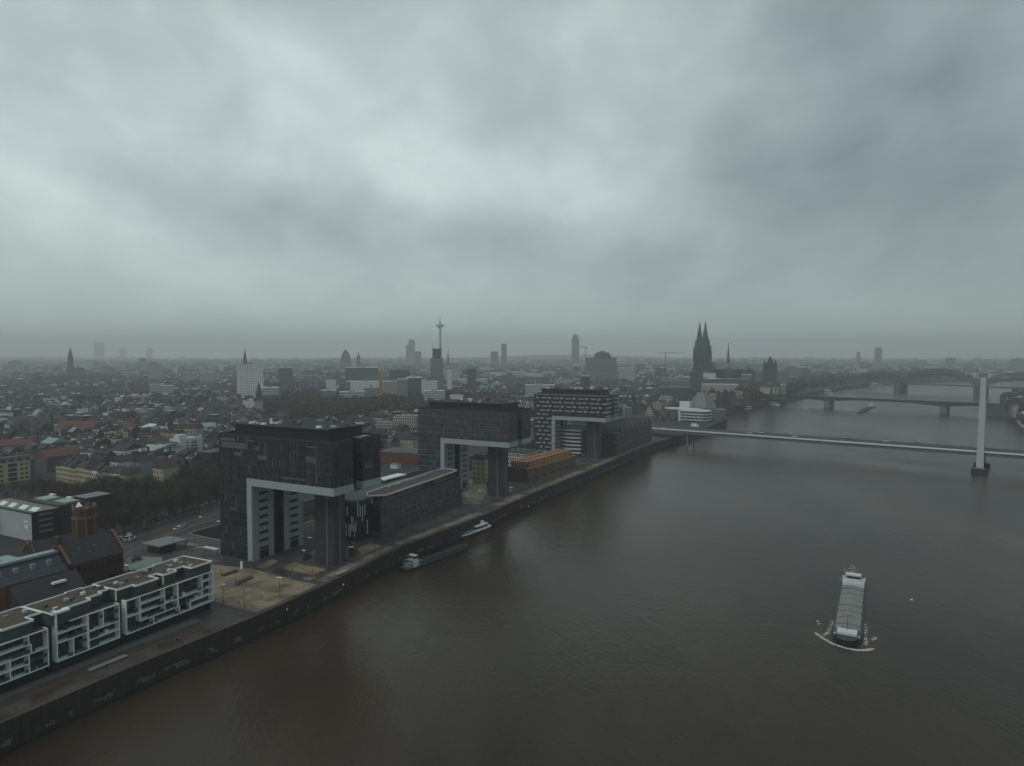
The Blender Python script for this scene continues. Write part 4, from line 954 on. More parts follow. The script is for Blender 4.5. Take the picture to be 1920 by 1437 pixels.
# spires
def church(px,ptop,Y,bw,hb,label,m_=None,nave=30,name='church'):
    m_=m_ or M_greyd; t=AT(px,ptop,Y); b=root_at(name,(t.x,Y),-math.atan2(t.x,Y),label,'church'); occ((t.x,Y),30)
    MB().box(-bw/2,bw/2,-bw/2,bw/2,0,hb).build('tower',m_,b)
    MB().frus(0,0,hb,t.z,bw*.56,.15,8).build('spire',M_slate,b)
    if nave: MB().box(bw/2,bw/2+nave,-8,8,0,hb*.45).build('nave',m_,b); MB().gable(bw/2,bw/2+nave,-8,8,hb*.45,hb*.45+9).build('nave_roof',M_slate,b)
    return b
church(131.5,650,2300,17,70,'lone dark church spire far left on the horizon')
church(459,653,1900,12,60,'thin dark church spire right behind the white slab block')
church(672,660,3300,18,62,'pointed church spire in the haze left of the slanted tower')
church(461+379,655,2600,8,60,'small spire in the haze right of the scaffolded tower',nave=0)
church(485,716,1180,10,22,'short dark church tower below the white slab block',M_brickd)
church(507,778,900,9,18,'dark little pyramid roofed tower behind the first crane block',M_brickd,20)
b=church(1306,695,1260,24,56,'dark square church tower with pyramid roof in front of the cathedral',M_greyd,50)
b=church(1218,741,1060,6,16,'small dark turret left above the grand cream house',M_greyd,0)
t=AT(648,658,3300); b=root_at('domed_church',(t.x,3300),0,'broad hazy domed church on the left horizon beside a pointed spire','church')
MB().box(-24,24,-14,14,0,62).build('body',M_greyd,b); MB().frus(0,0,62,84,24,19,10).frus(0,0,84,t.z+4,19,6,10).build('dome',M_slate,b)
# great crossing tower church
t=AT(1444,668,1450); b=root_at('romanesque_church',(t.x,1450),-R_(20),'romanesque church with massive crossing tower and four corner turrets right of the cathedral','church'); occ((t.x,1450),45)
MB().box(-11,11,-11,11,0,62).build('crossing_tower',M_greyd,b); MB().frus(0,0,62,t.z,11,.3,8).build('spire',M_slate,b)
for sx in (-1,1):
    for sy in (-1,1): 
        tt=MB().frus(sx*11,sy*11,0,66,3,2.8,8).build('turret',M_greyd,b); MB().frus(sx*11,sy*11,66,78,3.2,.1,8).build('turret_cap',M_slate,tt)
MB().box(-45,-11,-9,9,0,24).build('nave',M_greyd,b); MB().gable(-45,-11,-9,9,24,33).build('nave_roof',M_slate,b)
for a_ in (-90,0,90): MB().frus(19*math.cos(R_(a_)),19*math.sin(R_(a_)),0,26,9,9,12).frus(19*math.cos(R_(a_)),19*math.sin(R_(a_)),26,34,9.5,.5,12).build('apse',M_greyd,b)
# ------------------------------------------------------------------ cathedral
def cathedral():
    Y=1700; t=AT(1317.5,720,Y); zt=AT(1315,602,Y).z; az=R_(-14)
    b=root_at('cathedral',(t.x,Y),az,'huge dark gothic cathedral with twin openwork spires above the river city','cathedral'); occ((t.x+60,Y),90)
    M=mat('soot_black_stone',(.055,.058,.060),.9,.35,.3)
    st=AT(1317,660,Y).z
    for k,dy in enumerate((-15,15)):
        x0=-2+(-6.5 if k else 6.5)
        tw=MB(); 
        for z0,z1,r in ((0,30,17.5),(30,55,16),(55,78,14.5)): tw.box(x0-r,x0+r,dy-r+2,dy+r-2,z0,z1)
        tw.frus(x0,dy,78,112,14,11.5,8,0,R_(22.5)); w=tw.build('west_tower',M,b)
        sp=MB(); sp.frus(x0,dy,112,zt-6,10.5,1.0,8,0,R_(22.5)); sp.frus(x0,dy,zt-10,zt-7,2.2,2.2,8); sp.frus(x0,dy,zt-6,zt,.8,.2,6); sp.build('spire',M,b)
        for sx in (-1,1):
            for sy in (-1,1):
                pn=MB(); pn.frus(x0+sx*13,dy+sy*11.5,74,92,2.6,2.2,6); pn.frus(x0+sx*13,dy+sy*11.5,92,112,2.4,.2,6); pn.build('pinnacle',M,w)
                pn=MB(); pn.frus(x0+sx*9.5,dy+sy*8.5,104,114,1.6,1.4,6); pn.frus(x0+sx*9.5,dy+sy*8.5,114,127,1.5,.15,6); pn.build('pinnacle',M,w)
        for z0 in (14,40,62): 
            for q in (-1,1): inst('tall_window',wmesh(5,15,M_black,.3,'tall_window'),w,(x0+q*6,dy-17 if z0<55 else dy-12.8,z0))
    MB().box(14,108,-8,8,0,52).build('nave',M,b); rf=MB().gable(14,104,-8.5,8.5,52,68).build('nave_roof',mat('lead_roof',(.17,.19,.195),.5,.25),b)
    MB().box(14,100,-22,22,0,24).build('aisle',M,b)
    MB().box(52,68,-38,38,0,52).build('transept',M,b); MB().gable(52,68,-38,38,52,67.8,axis='y').build('transept_roof',MC['lead_roof'],b)
    MB().frus(60,0,62,82,3.4,2.6,8).frus(60,0,82,AT(1358,641,Y).z,2.6,.15,8).build('ridge_turret',M,b)
    MB().frus(104,0,0,50,17,17,12).frus(104,0,50,64,10,1,12).build('choir_apse',M,b)
    for k in range(9):
        x=20+k*10.2
        if 48<x<72: continue
        for s_ in (-1,1):
            m_=MB(); m_.box(x-1,x+1,s_*23-1.2,s_*23+1.2,0,36); m_.frus(x,s_*23,36,48,1.5,.1,6); m_.tube((x,s_*22,30),(x,s_*8.5,46),.8,4); m_.frus(x,s_*8.4,52,60,1,.1,6); m_.build('flying_buttress',M,b)
        inst('tall_window',wmesh(4,22,M_black,.3,'tall_window'),b,(x+4.5,-8.1,26))
cathedral()
# ------------------------------------------------------------------ broadcasting tower, scaffolded tower, cranes, chimneys
t=AT(825,598,3400); b=root_at('broadcasting_tower',(t.x,3400),0,'slender broadcasting tower with disc shaped head on the horizon','tower')
hh=AT(825,611,3400).z
MB().frus(0,0,0,hh+4,9,5.2,14).build('shaft',M_band,b)
MB().frus(0,0,hh-12,hh-2,6,19,18).frus(0,0,hh-2,hh+4,21,21,18).frus(0,0,hh+4,hh+9,19,11,18).build('head',M_band,b)
MB().frus(0,0,hh+9,hh+24,4,2.6,8).frus(0,0,hh+24,t.z+14,1.4,.5,6).build('antenna',M_steel,b)
t=AT(819,655,1400); b=root_at('scaffolded_tower',(t.x,1400),0,'striped tower under scaffold with dark unfinished top below the broadcasting tower','tower'); occ((t.x,1400),25)
Fs=facade('scaffold_stripes',(.15,.16,.165),(.26,.27,.275),60,3.2,.99,.34,.1,wallrough=.9)
zz=AT(819,672,1400).z
MB().box(-11.5,11.5,-11,11,0,zz).build('wall',[Fs,M_greyd],b); MB().box(-8,8,-8,8,zz,t.z).build('core_top',M_greyd,b)
sc=MB()
for x in (-12,-6,0,6,12): sc.box(x-.15,x+.15,-11.6,-11.3,0,zz+1)
for k in range(int(zz/3.2)): sc.box(-12,12,-11.65,-11.25,k*3.2,k*3.2+.35)
sc.build('scaffold',M_grey,b)
MB().box(-10,10,-9,9,t.z,t.z+.8).frus(-8,0,t.z,t.z+12,.3,.2,4).frus(7,3,t.z,t.z+8,.3,.2,4).build('top_frame',M_greyd,b)
def crane(px,ptop,Y,jib,label,m_,h0=0,dirx=1,thick=1.0):
    t=AT(px,ptop,Y); b=root_at('tower_crane',(t.x,Y),0,label,'crane')
    MB().box(-thick,thick,-thick,thick,h0,t.z).build('mast',m_,b)
    MB().box(-thick*.5-(jib if dirx<0 else jib*.3),thick*.5+(jib if dirx>0 else jib*.3),-.7,.7,t.z-5,t.z-3.6).build('jib',m_,b)
    MB().box(-dirx*jib*.3-1.6,-dirx*jib*.3+1.6,-1.4,1.4,t.z-8,t.z-5.1).build('counterweight',M_greyd,b)
    MB().tube((0,0,t.z),(dirx*jib*.6,0,t.z-3.7),.25,4).tube((0,0,t.z),(-dirx*jib*.28,0,t.z-3.7),.25,4).build('tie_bar',m_,b)
crane(1098,650,2600,26,'small building crane right of the tall slim skyscraper',M_greyd,0,-1)
crane(1248,660,2600,70,'building crane with long jib left of the cathedral towers',M_greyd,0,1)
t=AT(713,699,1240); b=root_at('orange_lift_tower',(t.x,1240),0,'orange construction hoist tower standing in the white office cluster','hoist')
MB().box(-2.2,2.2,-2,2,0,t.z).build('mast',M_crane,b)
hh_=MB()
for k in range(int(t.z/5)): hh_.box(-2.5,2.5,-2.3,2.3,k*5,k*5+.7)
hh_.build('frame_ring',M_brownroof,b); MB().box(-3.2,3.2,-2.6,2.6,t.z-3,t.z).build('head',M_crane,b)
# ------------------------------------------------------------------ museum at the harbour tip
q=P(1322,792); b=root_at('museum_building',(q.x,q.y),-R_(30),'white rounded museum building with balcony bands at the harbour tip behind the bridge','museum')
Mw=MB(); arc=lambda cx,cy,rx,ry,a0,a1,n=10:[(cx+rx*math.cos(R_(a0+(a1-a0)*k/n)),cy+ry*math.sin(R_(a0+(a1-a0)*k/n))) for k in range(n+1)]
body=[(-34,2),(-2,-2)]+arc(-6,12,10,14,-80,80)+[(-34,28)]
MB().prism(body,0,14,0,1).build('wall',[M_greyd,M_grey],b)
for k in range(4): MB().prism([(-34.5,1),(-2,-3.2)]+arc(-6,12,11,15,-80,80)+[(-34.5,29)],1.6+k*3.9,2.9+k*3.9).build('white_band',M_white,b)
MB().box(-36,-33,-.5,5,0,14.6).build('white_pier',M_white,b)
MB().prism(arc(-34,16,26,10,0,345,16),14.6,16.4).build('roof_disc',M_white,b); MB().box(-40,-26,18,30,16.4,25).build('roof_block',M_white,b)
q=P(1327,790); b=root_at('octagonal_hall',(q.x+4,q.y+42),-R_(20),'grey octagonal pyramid roofed hall between the museum and the glass ship bow','museum')
MB().frus(0,0,0,16,20,19,8,0,R_(22)).build('wall',M_cream,b); MB().frus(0,0,16,36,21,7,8,0,R_(22)).build('roof',M_steel,b)
q=P(1352,789); b=root_at('glass_bow_building',(q.x-2,q.y+14),-R_(30),'glass ship bow shaped pavilion at the very tip of the harbour mole','museum')
MB().prism([(-22,0),(4,0),(11,9),(4,18),(-22,18)],0,13).build('glass_wall',mat('pale_glass',(.14,.165,.17),.15,.2),b)
MB().prism([(-23,-1),(5,-1),(12,9),(5,19),(-23,19)],13,13.8).tube((4,-1,0),(10,-1,13),.8,4).build('white_frame',M_grey,b)
# ------------------------------------------------------------------ bridges
def frame_from(a,c): d=Vector((c[0]-a[0],c[1]-a[1])); return math.atan2(d.y,d.x),d.length
a,c=(154.4,751.3),(417.6,553.7); rz,ln=frame_from(a,c)
b=root_at('cable_bridge',a,rz,'long straight road bridge with a white edge line and one pale pylon','bridge')
M_road=mat('bridge_asphalt',(.042,.045,.045),.9,.2,.2); M_gird=mat('green_grey_girder',(.115,.13,.12),.6,.2)
MB().box(-260,620,.5,24.5,5.2,8.6).build('girder',M_gird,b)
MB().box(-260,620,0,25,8.6,9.0).build('deck',M_road,b)
MB().box(-260,620,-.35,-.003,8.3,9.6).build('white_edge',M_frame,b); MB().box(-260,620,25.003,25.3,8.3,9.5).build('far_edge',M_gird,b)
rl=MB(); rl.box(-260,620,.2,.28,10.0,10.12); rl.box(-260,620,24.7,24.8,10.0,10.12)
for k in range(180): rl.box(-258+k*4.9,-257.9+k*4.9,.2,.28,9,10.1)
rl.build('railing',M_greyd,b)
for yy in (6.5,12.5,18.5): MB().box(-260,620,yy,yy+.16,9.004,9.012).build('lane_line',M_white,b)
for k in range(9):
    x=-40+k*38
    MB().frus(x,24.3,9,17,.16,.1,5).tube((x,24.3,17),(x,22.5,17.2),.12,4).build('lamp_post',M_greyd,b)
for x in (40,): MB().frus(x,3,-9,5.2,.9,.8,8).frus(x,21,-9,5.2,.9,.8,8).build('pier',M_grey,b)
for x in (-20,-70): MB().box(x-1.6,x+1.6,4,20,-9,5.2).build('pier',M_grey,b)
pl=(Vector((394.3,571.2))-Vector(a)); cx=pl.x*math.cos(rz)+pl.y*math.sin(rz)
pyl=empty('pylon_holder',(0,0,0)); bpy.data.objects.remove(pyl)
M_pyl=mat('pale_green_pylon',(.38,.42,.42),.6,.08)
m_=MB()
for y0 in (-6.6,31.6):
    y1=12.5; zb,zt=-4,70.6; w0,w1=2.6,1.9
    k=len(m_.v)
    for (yy,z,w) in ((y0,zb,w0),(y1+(-1.9 if y0<0 else 1.9),zt,w1)):
        m_.v+=[(cx-w,yy-1.9,z),(cx+w,yy-1.9,z),(cx+w,yy+1.9,z),(cx-w,yy+1.9,z)]
    for i in range(4):
        j=(i+1)%4; m_.f.append((k+i,k+j,k+4+j,k+4+i)); m_.m.append(0)
    m_.f.append((k+4,k+5,k+6,k+7)); m_.m.append(0)
m_.build('pylon',M_pyl,b)
for y0 in (-6.6,31.6):
    MB().prism([(cx-6,y0-3),(cx,y0-6),(cx+6,y0-3),(cx+6,y0+3),(cx,y0+6),(cx-6,y0+3)],-9,-4.6).build('pylon_footing',mat('wet_dark_stone',(.035,.032,.03),.7,.3),b)
    for sx in (-1,1): MB().frus(cx+sx*2.4,y0-2.6,-4.6,-3.2,1.1,.9,8).build('bearing',M_grey,b)
# middle girder bridge
a,c=(576.2,1246.8),(709.5,1120.6); rz,ln=frame_from(a,c)
b=root_at('girder_bridge',a,rz,'plain haunched girder bridge crossing the river between pylon bridge and arch bridge','bridge')
xs=[-190+10*k for k in range(60)]
def sof(x):
    dmin=min(abs(x-q) for q in (0,ln,-120,ln+185)); return 10.6-3.2-4.2*max(0,1-dmin/60)**1.5
m_=MB()
for x0,x1 in zip(xs,xs[1:]):
    if x0>ln+260: break
    z0,z1=sof(x0),sof(x1); 
    for y in (0,22): 
        m_.face([(x0,y,z0),(x1,y,z1),(x1,y,10.6),(x0,y,10.6)] if y==0 else [(x1,y,z1),(x0,y,z0),(x0,y,10.6),(x1,y,10.6)])
    m_.face([(x1,0,z1),(x0,0,z0),(x0,22,z0),(x1,22,z1)])
m_.build('girder',mat('dark_green_girder',(.045,.055,.05),.6,.2),b)
MB().box(-190,ln+250,-.8,22.8,10.61,11.3).build('deck',M_road,b); MB().box(-190,ln+250,-1,-.803,11.0,12.2).build('railing',M_greyd,b)
for x in (0,ln,-120): MB().prism([(x-5,-1),(x,-5),(x+5,-1),(x+5,23),(x,27),(x-5,23)],-9,sof(x)+.05).build('pier',M_grey,b)
MB().box(ln+60,ln+110,-4,26,-9,9).build('abutment',M_greyd,b)
# rail arch bridge
a,c=(990.7,1752.4),(1078.8,1578.9); rz,ln=frame_from(a,c)
b=root_at('arch_bridge',a,rz,'hazy iron railway bridge with three truss arches farthest up the river','bridge')
M_iron=mat('grey_green_iron',(.06,.07,.07),.7,.2)
MB().box(-160,ln+190,0,26,12.6,15).build('deck',M_iron,b)
for x in (0,ln): MB().prism([(x-9,-2),(x,-9),(x+9,-2),(x+9,28),(x,34),(x-9,28)],-9,14).build('pier',M_greyd,b)
for (x0,x1,rise) in ((-118,-4,20),(4,ln-4,30),(ln+4,ln+150,24)):
    for y in (1,25):
        m_=MB(); n=18; pu=[];pd=[]
        for k in range(n+1):
            t=k/n; x=x0+(x1-x0)*t; s_=4*t*(1-t); pu.append((x,y,17.5+5+rise*s_)); pd.append((x,y,15+(rise-6)*s_))
        for k in range(n):
            m_.tube(pu[k],pu[k+1],1.1,4).tube(pd[k],pd[k+1],1.1,4).tube(pd[k],pu[k+1],.5,4).tube(pu[k],pd[k],.5,4)
            if k%2==0: m_.tube((pd[k][0],y,15),pd[k],.3,4)
        m_.build('truss_arch',M_iron,b)
for x,y in ((-6,-4),(6,-4),(ln-6,-4),(ln+6,-4)): 
    MB().box(x-3,x+3,y,y+6,14,24).build('portal_tower',M_greyd,b)
# ------------------------------------------------------------------ vessels
def hullpoly(L_,w,bowf=.16,n=7):
    h=w/2; pts=[(-h*.8,L_),(-h,L_-3),(-h,L_*bowf)]
    for k in range(1,n): t=k/n; pts.append((-h*math.cos(t*math.pi/2)**.8,L_*bowf*(1-math.sin(t*math.pi/2))))
    pts.append((0,0)); r=[(-x,y) for x,y in pts[:-1]][::-1]
    return pts+r
def inland_barge(p0,p1,w,label,cover=M_cover,front=True,loaded=True,bowheight=1.6,group=None,house=None):
    house=house or M_white
    d=Vector((p1.x-p0.x,p1.y-p0.y)); L_=d.length; rz=math.atan2(-d.x,d.y)
    b=root_at('cargo_barge',(p0.x,p0.y),rz,label,'barge',group); b.location.z=-8
    hp=hullpoly(L_,w)
    MB().prism(hp,-.8,1.1).build('hull',M_hull,b)
    hp2=[(x*.97,y*.995+.15) for x,y in hp]
    MB().prism(hp2,1.1,1.22).build('deck',M_greyd,b)
    MB().prism([(x*.99,y) for x,y in hp if y<L_*.13] ,1.22,1.22+bowheight*.35).build('bulwark',M_hull,b)
    y0,y1=L_*.15,L_*.80; n=14; hw=w/2-.75
    for k in range(n):
        a_=y0+(y1-y0)*k/n; c_=y0+(y1-y0)*(k+1)/n; zt=2.15+(.26 if k%2 else 0)+.05*(k%3)
        m_=MB(); m_.box(-hw,hw,a_+.06,c_-.06,1.22,zt-.35); m_.gable(-hw,hw,a_+.02,c_-.02,zt-.35,zt+.25,axis='y',over=.0); m_.build('hatch_cover',cover,b)
    if front:
        MB().box(-w*.33,w*.33,L_*.065,L_*.125,1.64,2.6).build('bow_deck_cover',M_white,b)
        MB().tube((0,L_*.1,2.6),(0,L_*.155,6.6),.12,5).tube((-2.0,L_*.155,6.7),(1.6,L_*.155,6.5),.1,4).build('mast',M_greyd,b)
        for sx in (-1,1): MB().frus(sx*w*.4,L_*.07,1.2,2.0,.35,.3,8).build('bollard',M_lamp,b)
    h_=MB().box(-hw,hw,L_*.80,L_*.815,1.22,3.6).box(-hw,hw,L_*.82,L_*.90,1.22,3.4).build('deckhouse',house,b)
    wh=MB().box(-w*.27,w*.27,L_*.845,L_*.885,3.4,5.9).build('wheelhouse',M_white,b)
    MB().box(-w*.272,w*.272,L_*.8445,L_*.8855,4.5,5.4).build('window_band',M_glass,wh)
    MB().box(-w*.3,w*.3,L_*.84,L_*.89,5.9,6.05).build('wheelhouse_roof',M_white,wh)
    MB().box(-w*.3,w*.3,L_*.91,L_*.955,1.22,3.0).build('stern_cabin',M_metal,b)
    for sx in (-1,1): MB().box(sx*w*.42-.25,sx*w*.42+.25,L_*.86,L_*.92,1.2,3.8).build('side_rail_frame',M_white,b)
    MB().tube((-w*.3,L_*.93,3),(-w*.42,L_*.95,6.5),.09,4).build('flag_pole',M_white,b)
    car_=MB().box(.8,2.6,L_*.92,L_*.955,3.0,3.7).box(1.0,2.4,L_*.93,L_*.95,3.7,4.3); car_.build('deck_box',M_greyd,b)
    return b,L_
bp_=P(1586,1211,-8); sp_=P(1602,1090,-8)
bb,L_=inland_barge(bp_,sp_,9.6,'grey covered cargo barge steaming down the middle of the river')
# foam round the moving barge: low ragged water crests
M_foam=mat('river_foam',(.62,.60,.52),.9,.25,.5)
def foam(name,label,paths,parent_loc,rz,dens,seed):
    rn=random.Random(seed); m_=MB()
    for pts,w0,w1,nn_ in paths:
        for i in range(nn_):
            t=rn.random(); k=t*(len(pts)-1); j=min(int(k),len(pts)-2); f=k-j
            x=pts[j][0]*(1-f)+pts[j+1][0]*f; y=pts[j][1]*(1-f)+pts[j+1][1]*f; w=w0+(w1-w0)*t
            x+=rn.gauss(0,w); y+=rn.gauss(0,w*.8); r=rn.uniform(.06,.22)
            q=[(x+r*rn.uniform(.6,1.4)*math.cos(a+rn.uniform(-.3,.3)),y+r*rn.uniform(.6,1.4)*math.sin(a+rn.uniform(-.3,.3)),.0) for a in (0,1.2,2.4,3.7,5)]
            z=.12+rn.random()*.3
            for u in range(5): m_.face([q[u],q[(u+1)%5],(x,y,z)])
    o=m_.build(name,M_foam,None,parent_loc,rz); return tag(o,label,'foam',None,'stuff')
rzb=bb.rotation_euler[2]
foam('bow_wave','curved white bow wave in front of the moving cargo barge',[([(-10,6.4),(-7.2,2.6),(-4,-.6),(0,-2.4),(3.6,-2.2),(6.4,-.6),(8,1.4)],.22,.32,800),([(-7.4,6),(-6.0,9),(-5.4,22)],.4,.25,110),([(6.0,4),(5.8,10),(5.4,24)],.4,.25,100),([(-9.5,16),(-10.5,19)],.25,.2,20),([(7.5,9),(9,12)],.4,.4,30)],(bp_.x,bp_.y,-8),rzb,1,3)
foam('stern_wash','foaming propeller wash behind the moving cargo barge',[([(-1.5,L_+0),(-1,L_+6),(-1.5,L_+12)],1.5,.8,700),([(2,L_),(3,L_+5)],.8,.5,160),([(-1,L_+12),(-1,L_+24)],.8,1.0,40)],(bp_.x,bp_.y,-8),rzb,1,4)
inland_barge(P(876,1026,-8),P(757,1071,-8),6.6,'long dark empty barge moored at the quay below the low building',cover=mat('black_hatch',(.016,.02,.022),.6,.3),front=False,house=M_grey)
# white cruise boat behind it
q=P(858,1010,-8); q2=P(917,989,-8); d=q2-q; rz=math.atan2(-d.x,d.y)
b=root_at('passenger_boat',(q2.x,q2.y),rz+math.pi,'white passenger boat with flat roof panels moored at the far end of the dark barge','boat'); b.location.z=-8
Lb=d.length; hp=hullpoly(Lb,7.5,.25)
MB().prism(hp,-.6,1.5).build('hull',M_hull,b); MB().prism([(x*1.01,y) for x,y in hp],1.5,1.75).build('gunwale',M_lamp,b)
MB().box(-3,3,Lb*.2,Lb*.55,1.7,4.0).build('cabin',M_white,b); MB().box(-3.05,3.05,Lb*.19,Lb*.56,2.5,3.4).build('window_band',M_glass,b); MB().box(-3.3,3.3,Lb*.18,Lb*.57,4.0,4.2).build('cabin_roof',M_lamp,b)
for k in range(3): MB().box(-3.2,3.2,Lb*(.6+.12*k),Lb*(.6+.12*k)+Lb*.095,2.6,2.8).build('roof_panel',M_metal,b)
MB().box(-1.5,1.5,Lb*.24,Lb*.34,4.2,5.8).build('wheelhouse',M_white,b)
# mid-river boat, right bank boats, left bank boats
b,_=inland_barge(P(1612,775,-8),P(1637,762,-8),11,'small dark barge with white wheelhouse passing the far girder bridge',cover=mat('dark_hatch',(.028,.04,.042),.6,.3),front=False)
def cruiser(pxa,pxb,w,label,decks=2,group=None):
    q,q2=P(pxa[0],pxa[1],-8),P(pxb[0],pxb[1],-8); d=q2-q; Lb=d.length; rz=math.atan2(-d.x,d.y)
    b=root_at('cruise_boat',(q.x,q.y),rz,label,'boat',group); b.location.z=-8; hp=hullpoly(Lb,w,.15)
    MB().prism(hp,-.5,2).build('hull',M_white,b)
    for k in range(decks):
        MB().box(-w*.42,w*.42,Lb*(.15+.04*k),Lb*(.92-.03*k),2+k*2.7,4.4+k*2.7).build('cabin',M_greyd,b); MB().box(-w*.47,w*.47,Lb*(.13+.04*k),Lb*(.94-.03*k),4.4+k*2.7,4.7+k*2.7).build('cabin_roof',M_white,b)
    return b
cruiser((1461,761),(1430,755),9,'long white cruise boat moored at the cathedral side landing',1)
cruiser((1560,739),(1535,734),10,'white cruise boat far up the left bank behind the girder bridge',2)
cruiser((1632,725),(1652,722),10,'small white boat at the left bank beside the arch bridge',2)
cruiser((1926,802),(1908,783),11,'white river boat at the right photo edge beyond the pylon',2)
cruiser((1938,786),(1915,776),10,'second white boat moored behind at the right photo edge',2)
b=cruiser((1397,768.5),(1408,766),5,'tiny dark launch close to the left bank beyond the harbour tip',1)
b=root_at('motor_yacht',P(772,874,-6),-R_(60),'white motor yacht in the harbour basin behind the first crane block','boat'); b.location.z=-8
MB().prism(hullpoly(17,4.6,.3),0,1.8).build('hull',M_lamp,b); MB().box(-1.7,1.7,6,14,1.8,3.6).build('cabin',M_white,b)
# ------------------------------------------------------------------ vehicles
def car_proto(paint,label,group,kind='car'):
    nm={'car':'parked_car','van':'delivery_van','truck':'box_truck'}[kind]
    b=empty(nm,(0,0,0),0,label,{'car':'car','van':'van','truck':'truck'}[kind],group)
    if kind=='car': l,w,h=4.4,1.8,.85
    elif kind=='van': l,w,h=5.4,2.0,1.2
    else: l,w,h=8.5,2.5,1.3
    MB().prism([(-l/2,-w/2+.2),(-l/2+.2,-w/2),(l/2-.3,-w/2),(l/2,-w/2+.3),(l/2,w/2-.3),(l/2-.3,w/2),(-l/2+.2,w/2),(-l/2,w/2-.2)],.35,h).build('body',paint,b)
    if kind=='truck':
        MB().box(-l/2,l/2-2.4,-w/2,w/2,1.3,4.0).build('cargo_box',M_lamp,b); MB().box(l/2-2.2,l/2-.1,-w/2+.05,w/2-.05,1.3,2.9).build('cab',paint,b)
    else:
        m_=MB(); x0,x1=(-l*.42,l*.22) if kind=='car' else (-l*.48,l*.34); z1=1.45 if kind=='car' else 2.2
        m_.v=[(x0,-w/2+.08,h),(x1,-w/2+.08,h),(x1,w/2-.08,h),(x0,w/2-.08,h),(x0+.35,-w/2+.25,z1),(x1-.6,-w/2+.25,z1),(x1-.6,w/2-.25,z1),(x0+.35,w/2-.25,z1)]
        m_.f=[(0,1,5,4),(1,2,6,5),(2,3,7,6),(3,0,4,7),(4,5,6,7)]; m_.m=[0,0,0,0,1]; m_.build('cabin',[M_glass,paint],b)
    wm=MB().tube((0,-.12,0),(0,.12,0),.34 if kind!='truck' else .5,10).mesh('wheel',M_tyre)
    for x in (-l*.3,l*.3):
        for y in (-w/2+.05,w/2-.05): inst('wheel',wm,b,(x,y,.34 if kind!='truck' else .5))
    return b
cp={}
for nm,m_ in (('white',mat('white_car_paint',(.7,.72,.72),.3,.05)),('silver',mat('silver_car_paint',(.32,.33,.34),.3,.05)),('black',mat('black_car_paint',(.02,.02,.022),.3,.05)),('red',mat('red_car_paint',(.2,.02,.02),.3,.05)),('blue',mat('blue_car_paint',(.03,.05,.12),.3,.05))): cp[nm]=m_
protos={}
def car(col,kind,x,y,z,rz,label,group=None):
    k=(col,kind)
    if k not in protos: protos[k]=car_proto(cp[col],'x','y',kind); o=protos[k]
    else: o=copy_tree(protos[k])
    o.location=(x,y,z); o.rotation_euler=(0,0,rz); o['label']=label
    if group: o['group']=group
    elif 'group' in o: del o['group']
br=math.atan2(553.7-751.3,417.6-154.4)
for px,py,col,kind,lb in ((1243,803,'white','car','white car on the bridge nearest the harbour quarter'),(1303,800,'white','truck','white box truck driving onto the pylon bridge'),(1309,807,'silver','car','silver car just ahead of the white box truck'),
  (1405,812,'white','van','white van on the pylon bridge, first right of the truck group'),(1427,811,'white','van','white van following on the far lane of the pylon bridge'),(1474,814,'silver','car','silver car between white vans on the pylon bridge'),
  (1480,811,'white','car','small white car in the far lane of the pylon bridge, mid span'),(1490,818.5,'white','van','white van in the near lane of the pylon bridge, mid span'),(1542,822,'silver','car','silver car alone in the near lane of the pylon bridge'),
  (1592,823,'black','car','black car on the pylon bridge right of the lone silver car'),(1660,827,'white','van','white van about half way to the pylon'),(1719,830,'red','car','red car on the pylon bridge left of the last white car'),(1795,836,'white','car','white car nearest the pylon on its left side')):
    q=P(px,py,9.7); car(col,kind,q.x,q.y,9.0,br,lb)
for i,(px,py,col,kind) in enumerate(((229,1011,'white','car'),(236,1009,'silver','car'),(243,1013,'white','van'),(333,993,'white','car'),(338,991,'white','car'),(344,989,'silver','car'),(308,970,'silver','car'),(355,932,'silver','van'),(385,938,'blue','car'),(260,983,'black','car'),(290,976,'black','car'),(366,964,'red','car'),(374,953,'silver','car'))):
    q=P(px,py); car(col,kind,q.x,q.y,.02,R_(60)+(i%2)*math.pi,'%s %s on the tram road, %s'%(col,kind,['leftmost, by the white sign','second from the left','beside the square corner','lower one of three parked together','middle one of three parked together','upper one of three parked together','under the trees in mid road','near the trees at the far end','close to the first crane block','left of centre near the tree belt','centre lane by the tree belt','beside the basin edge','by the verge near the first crane block'][i]))
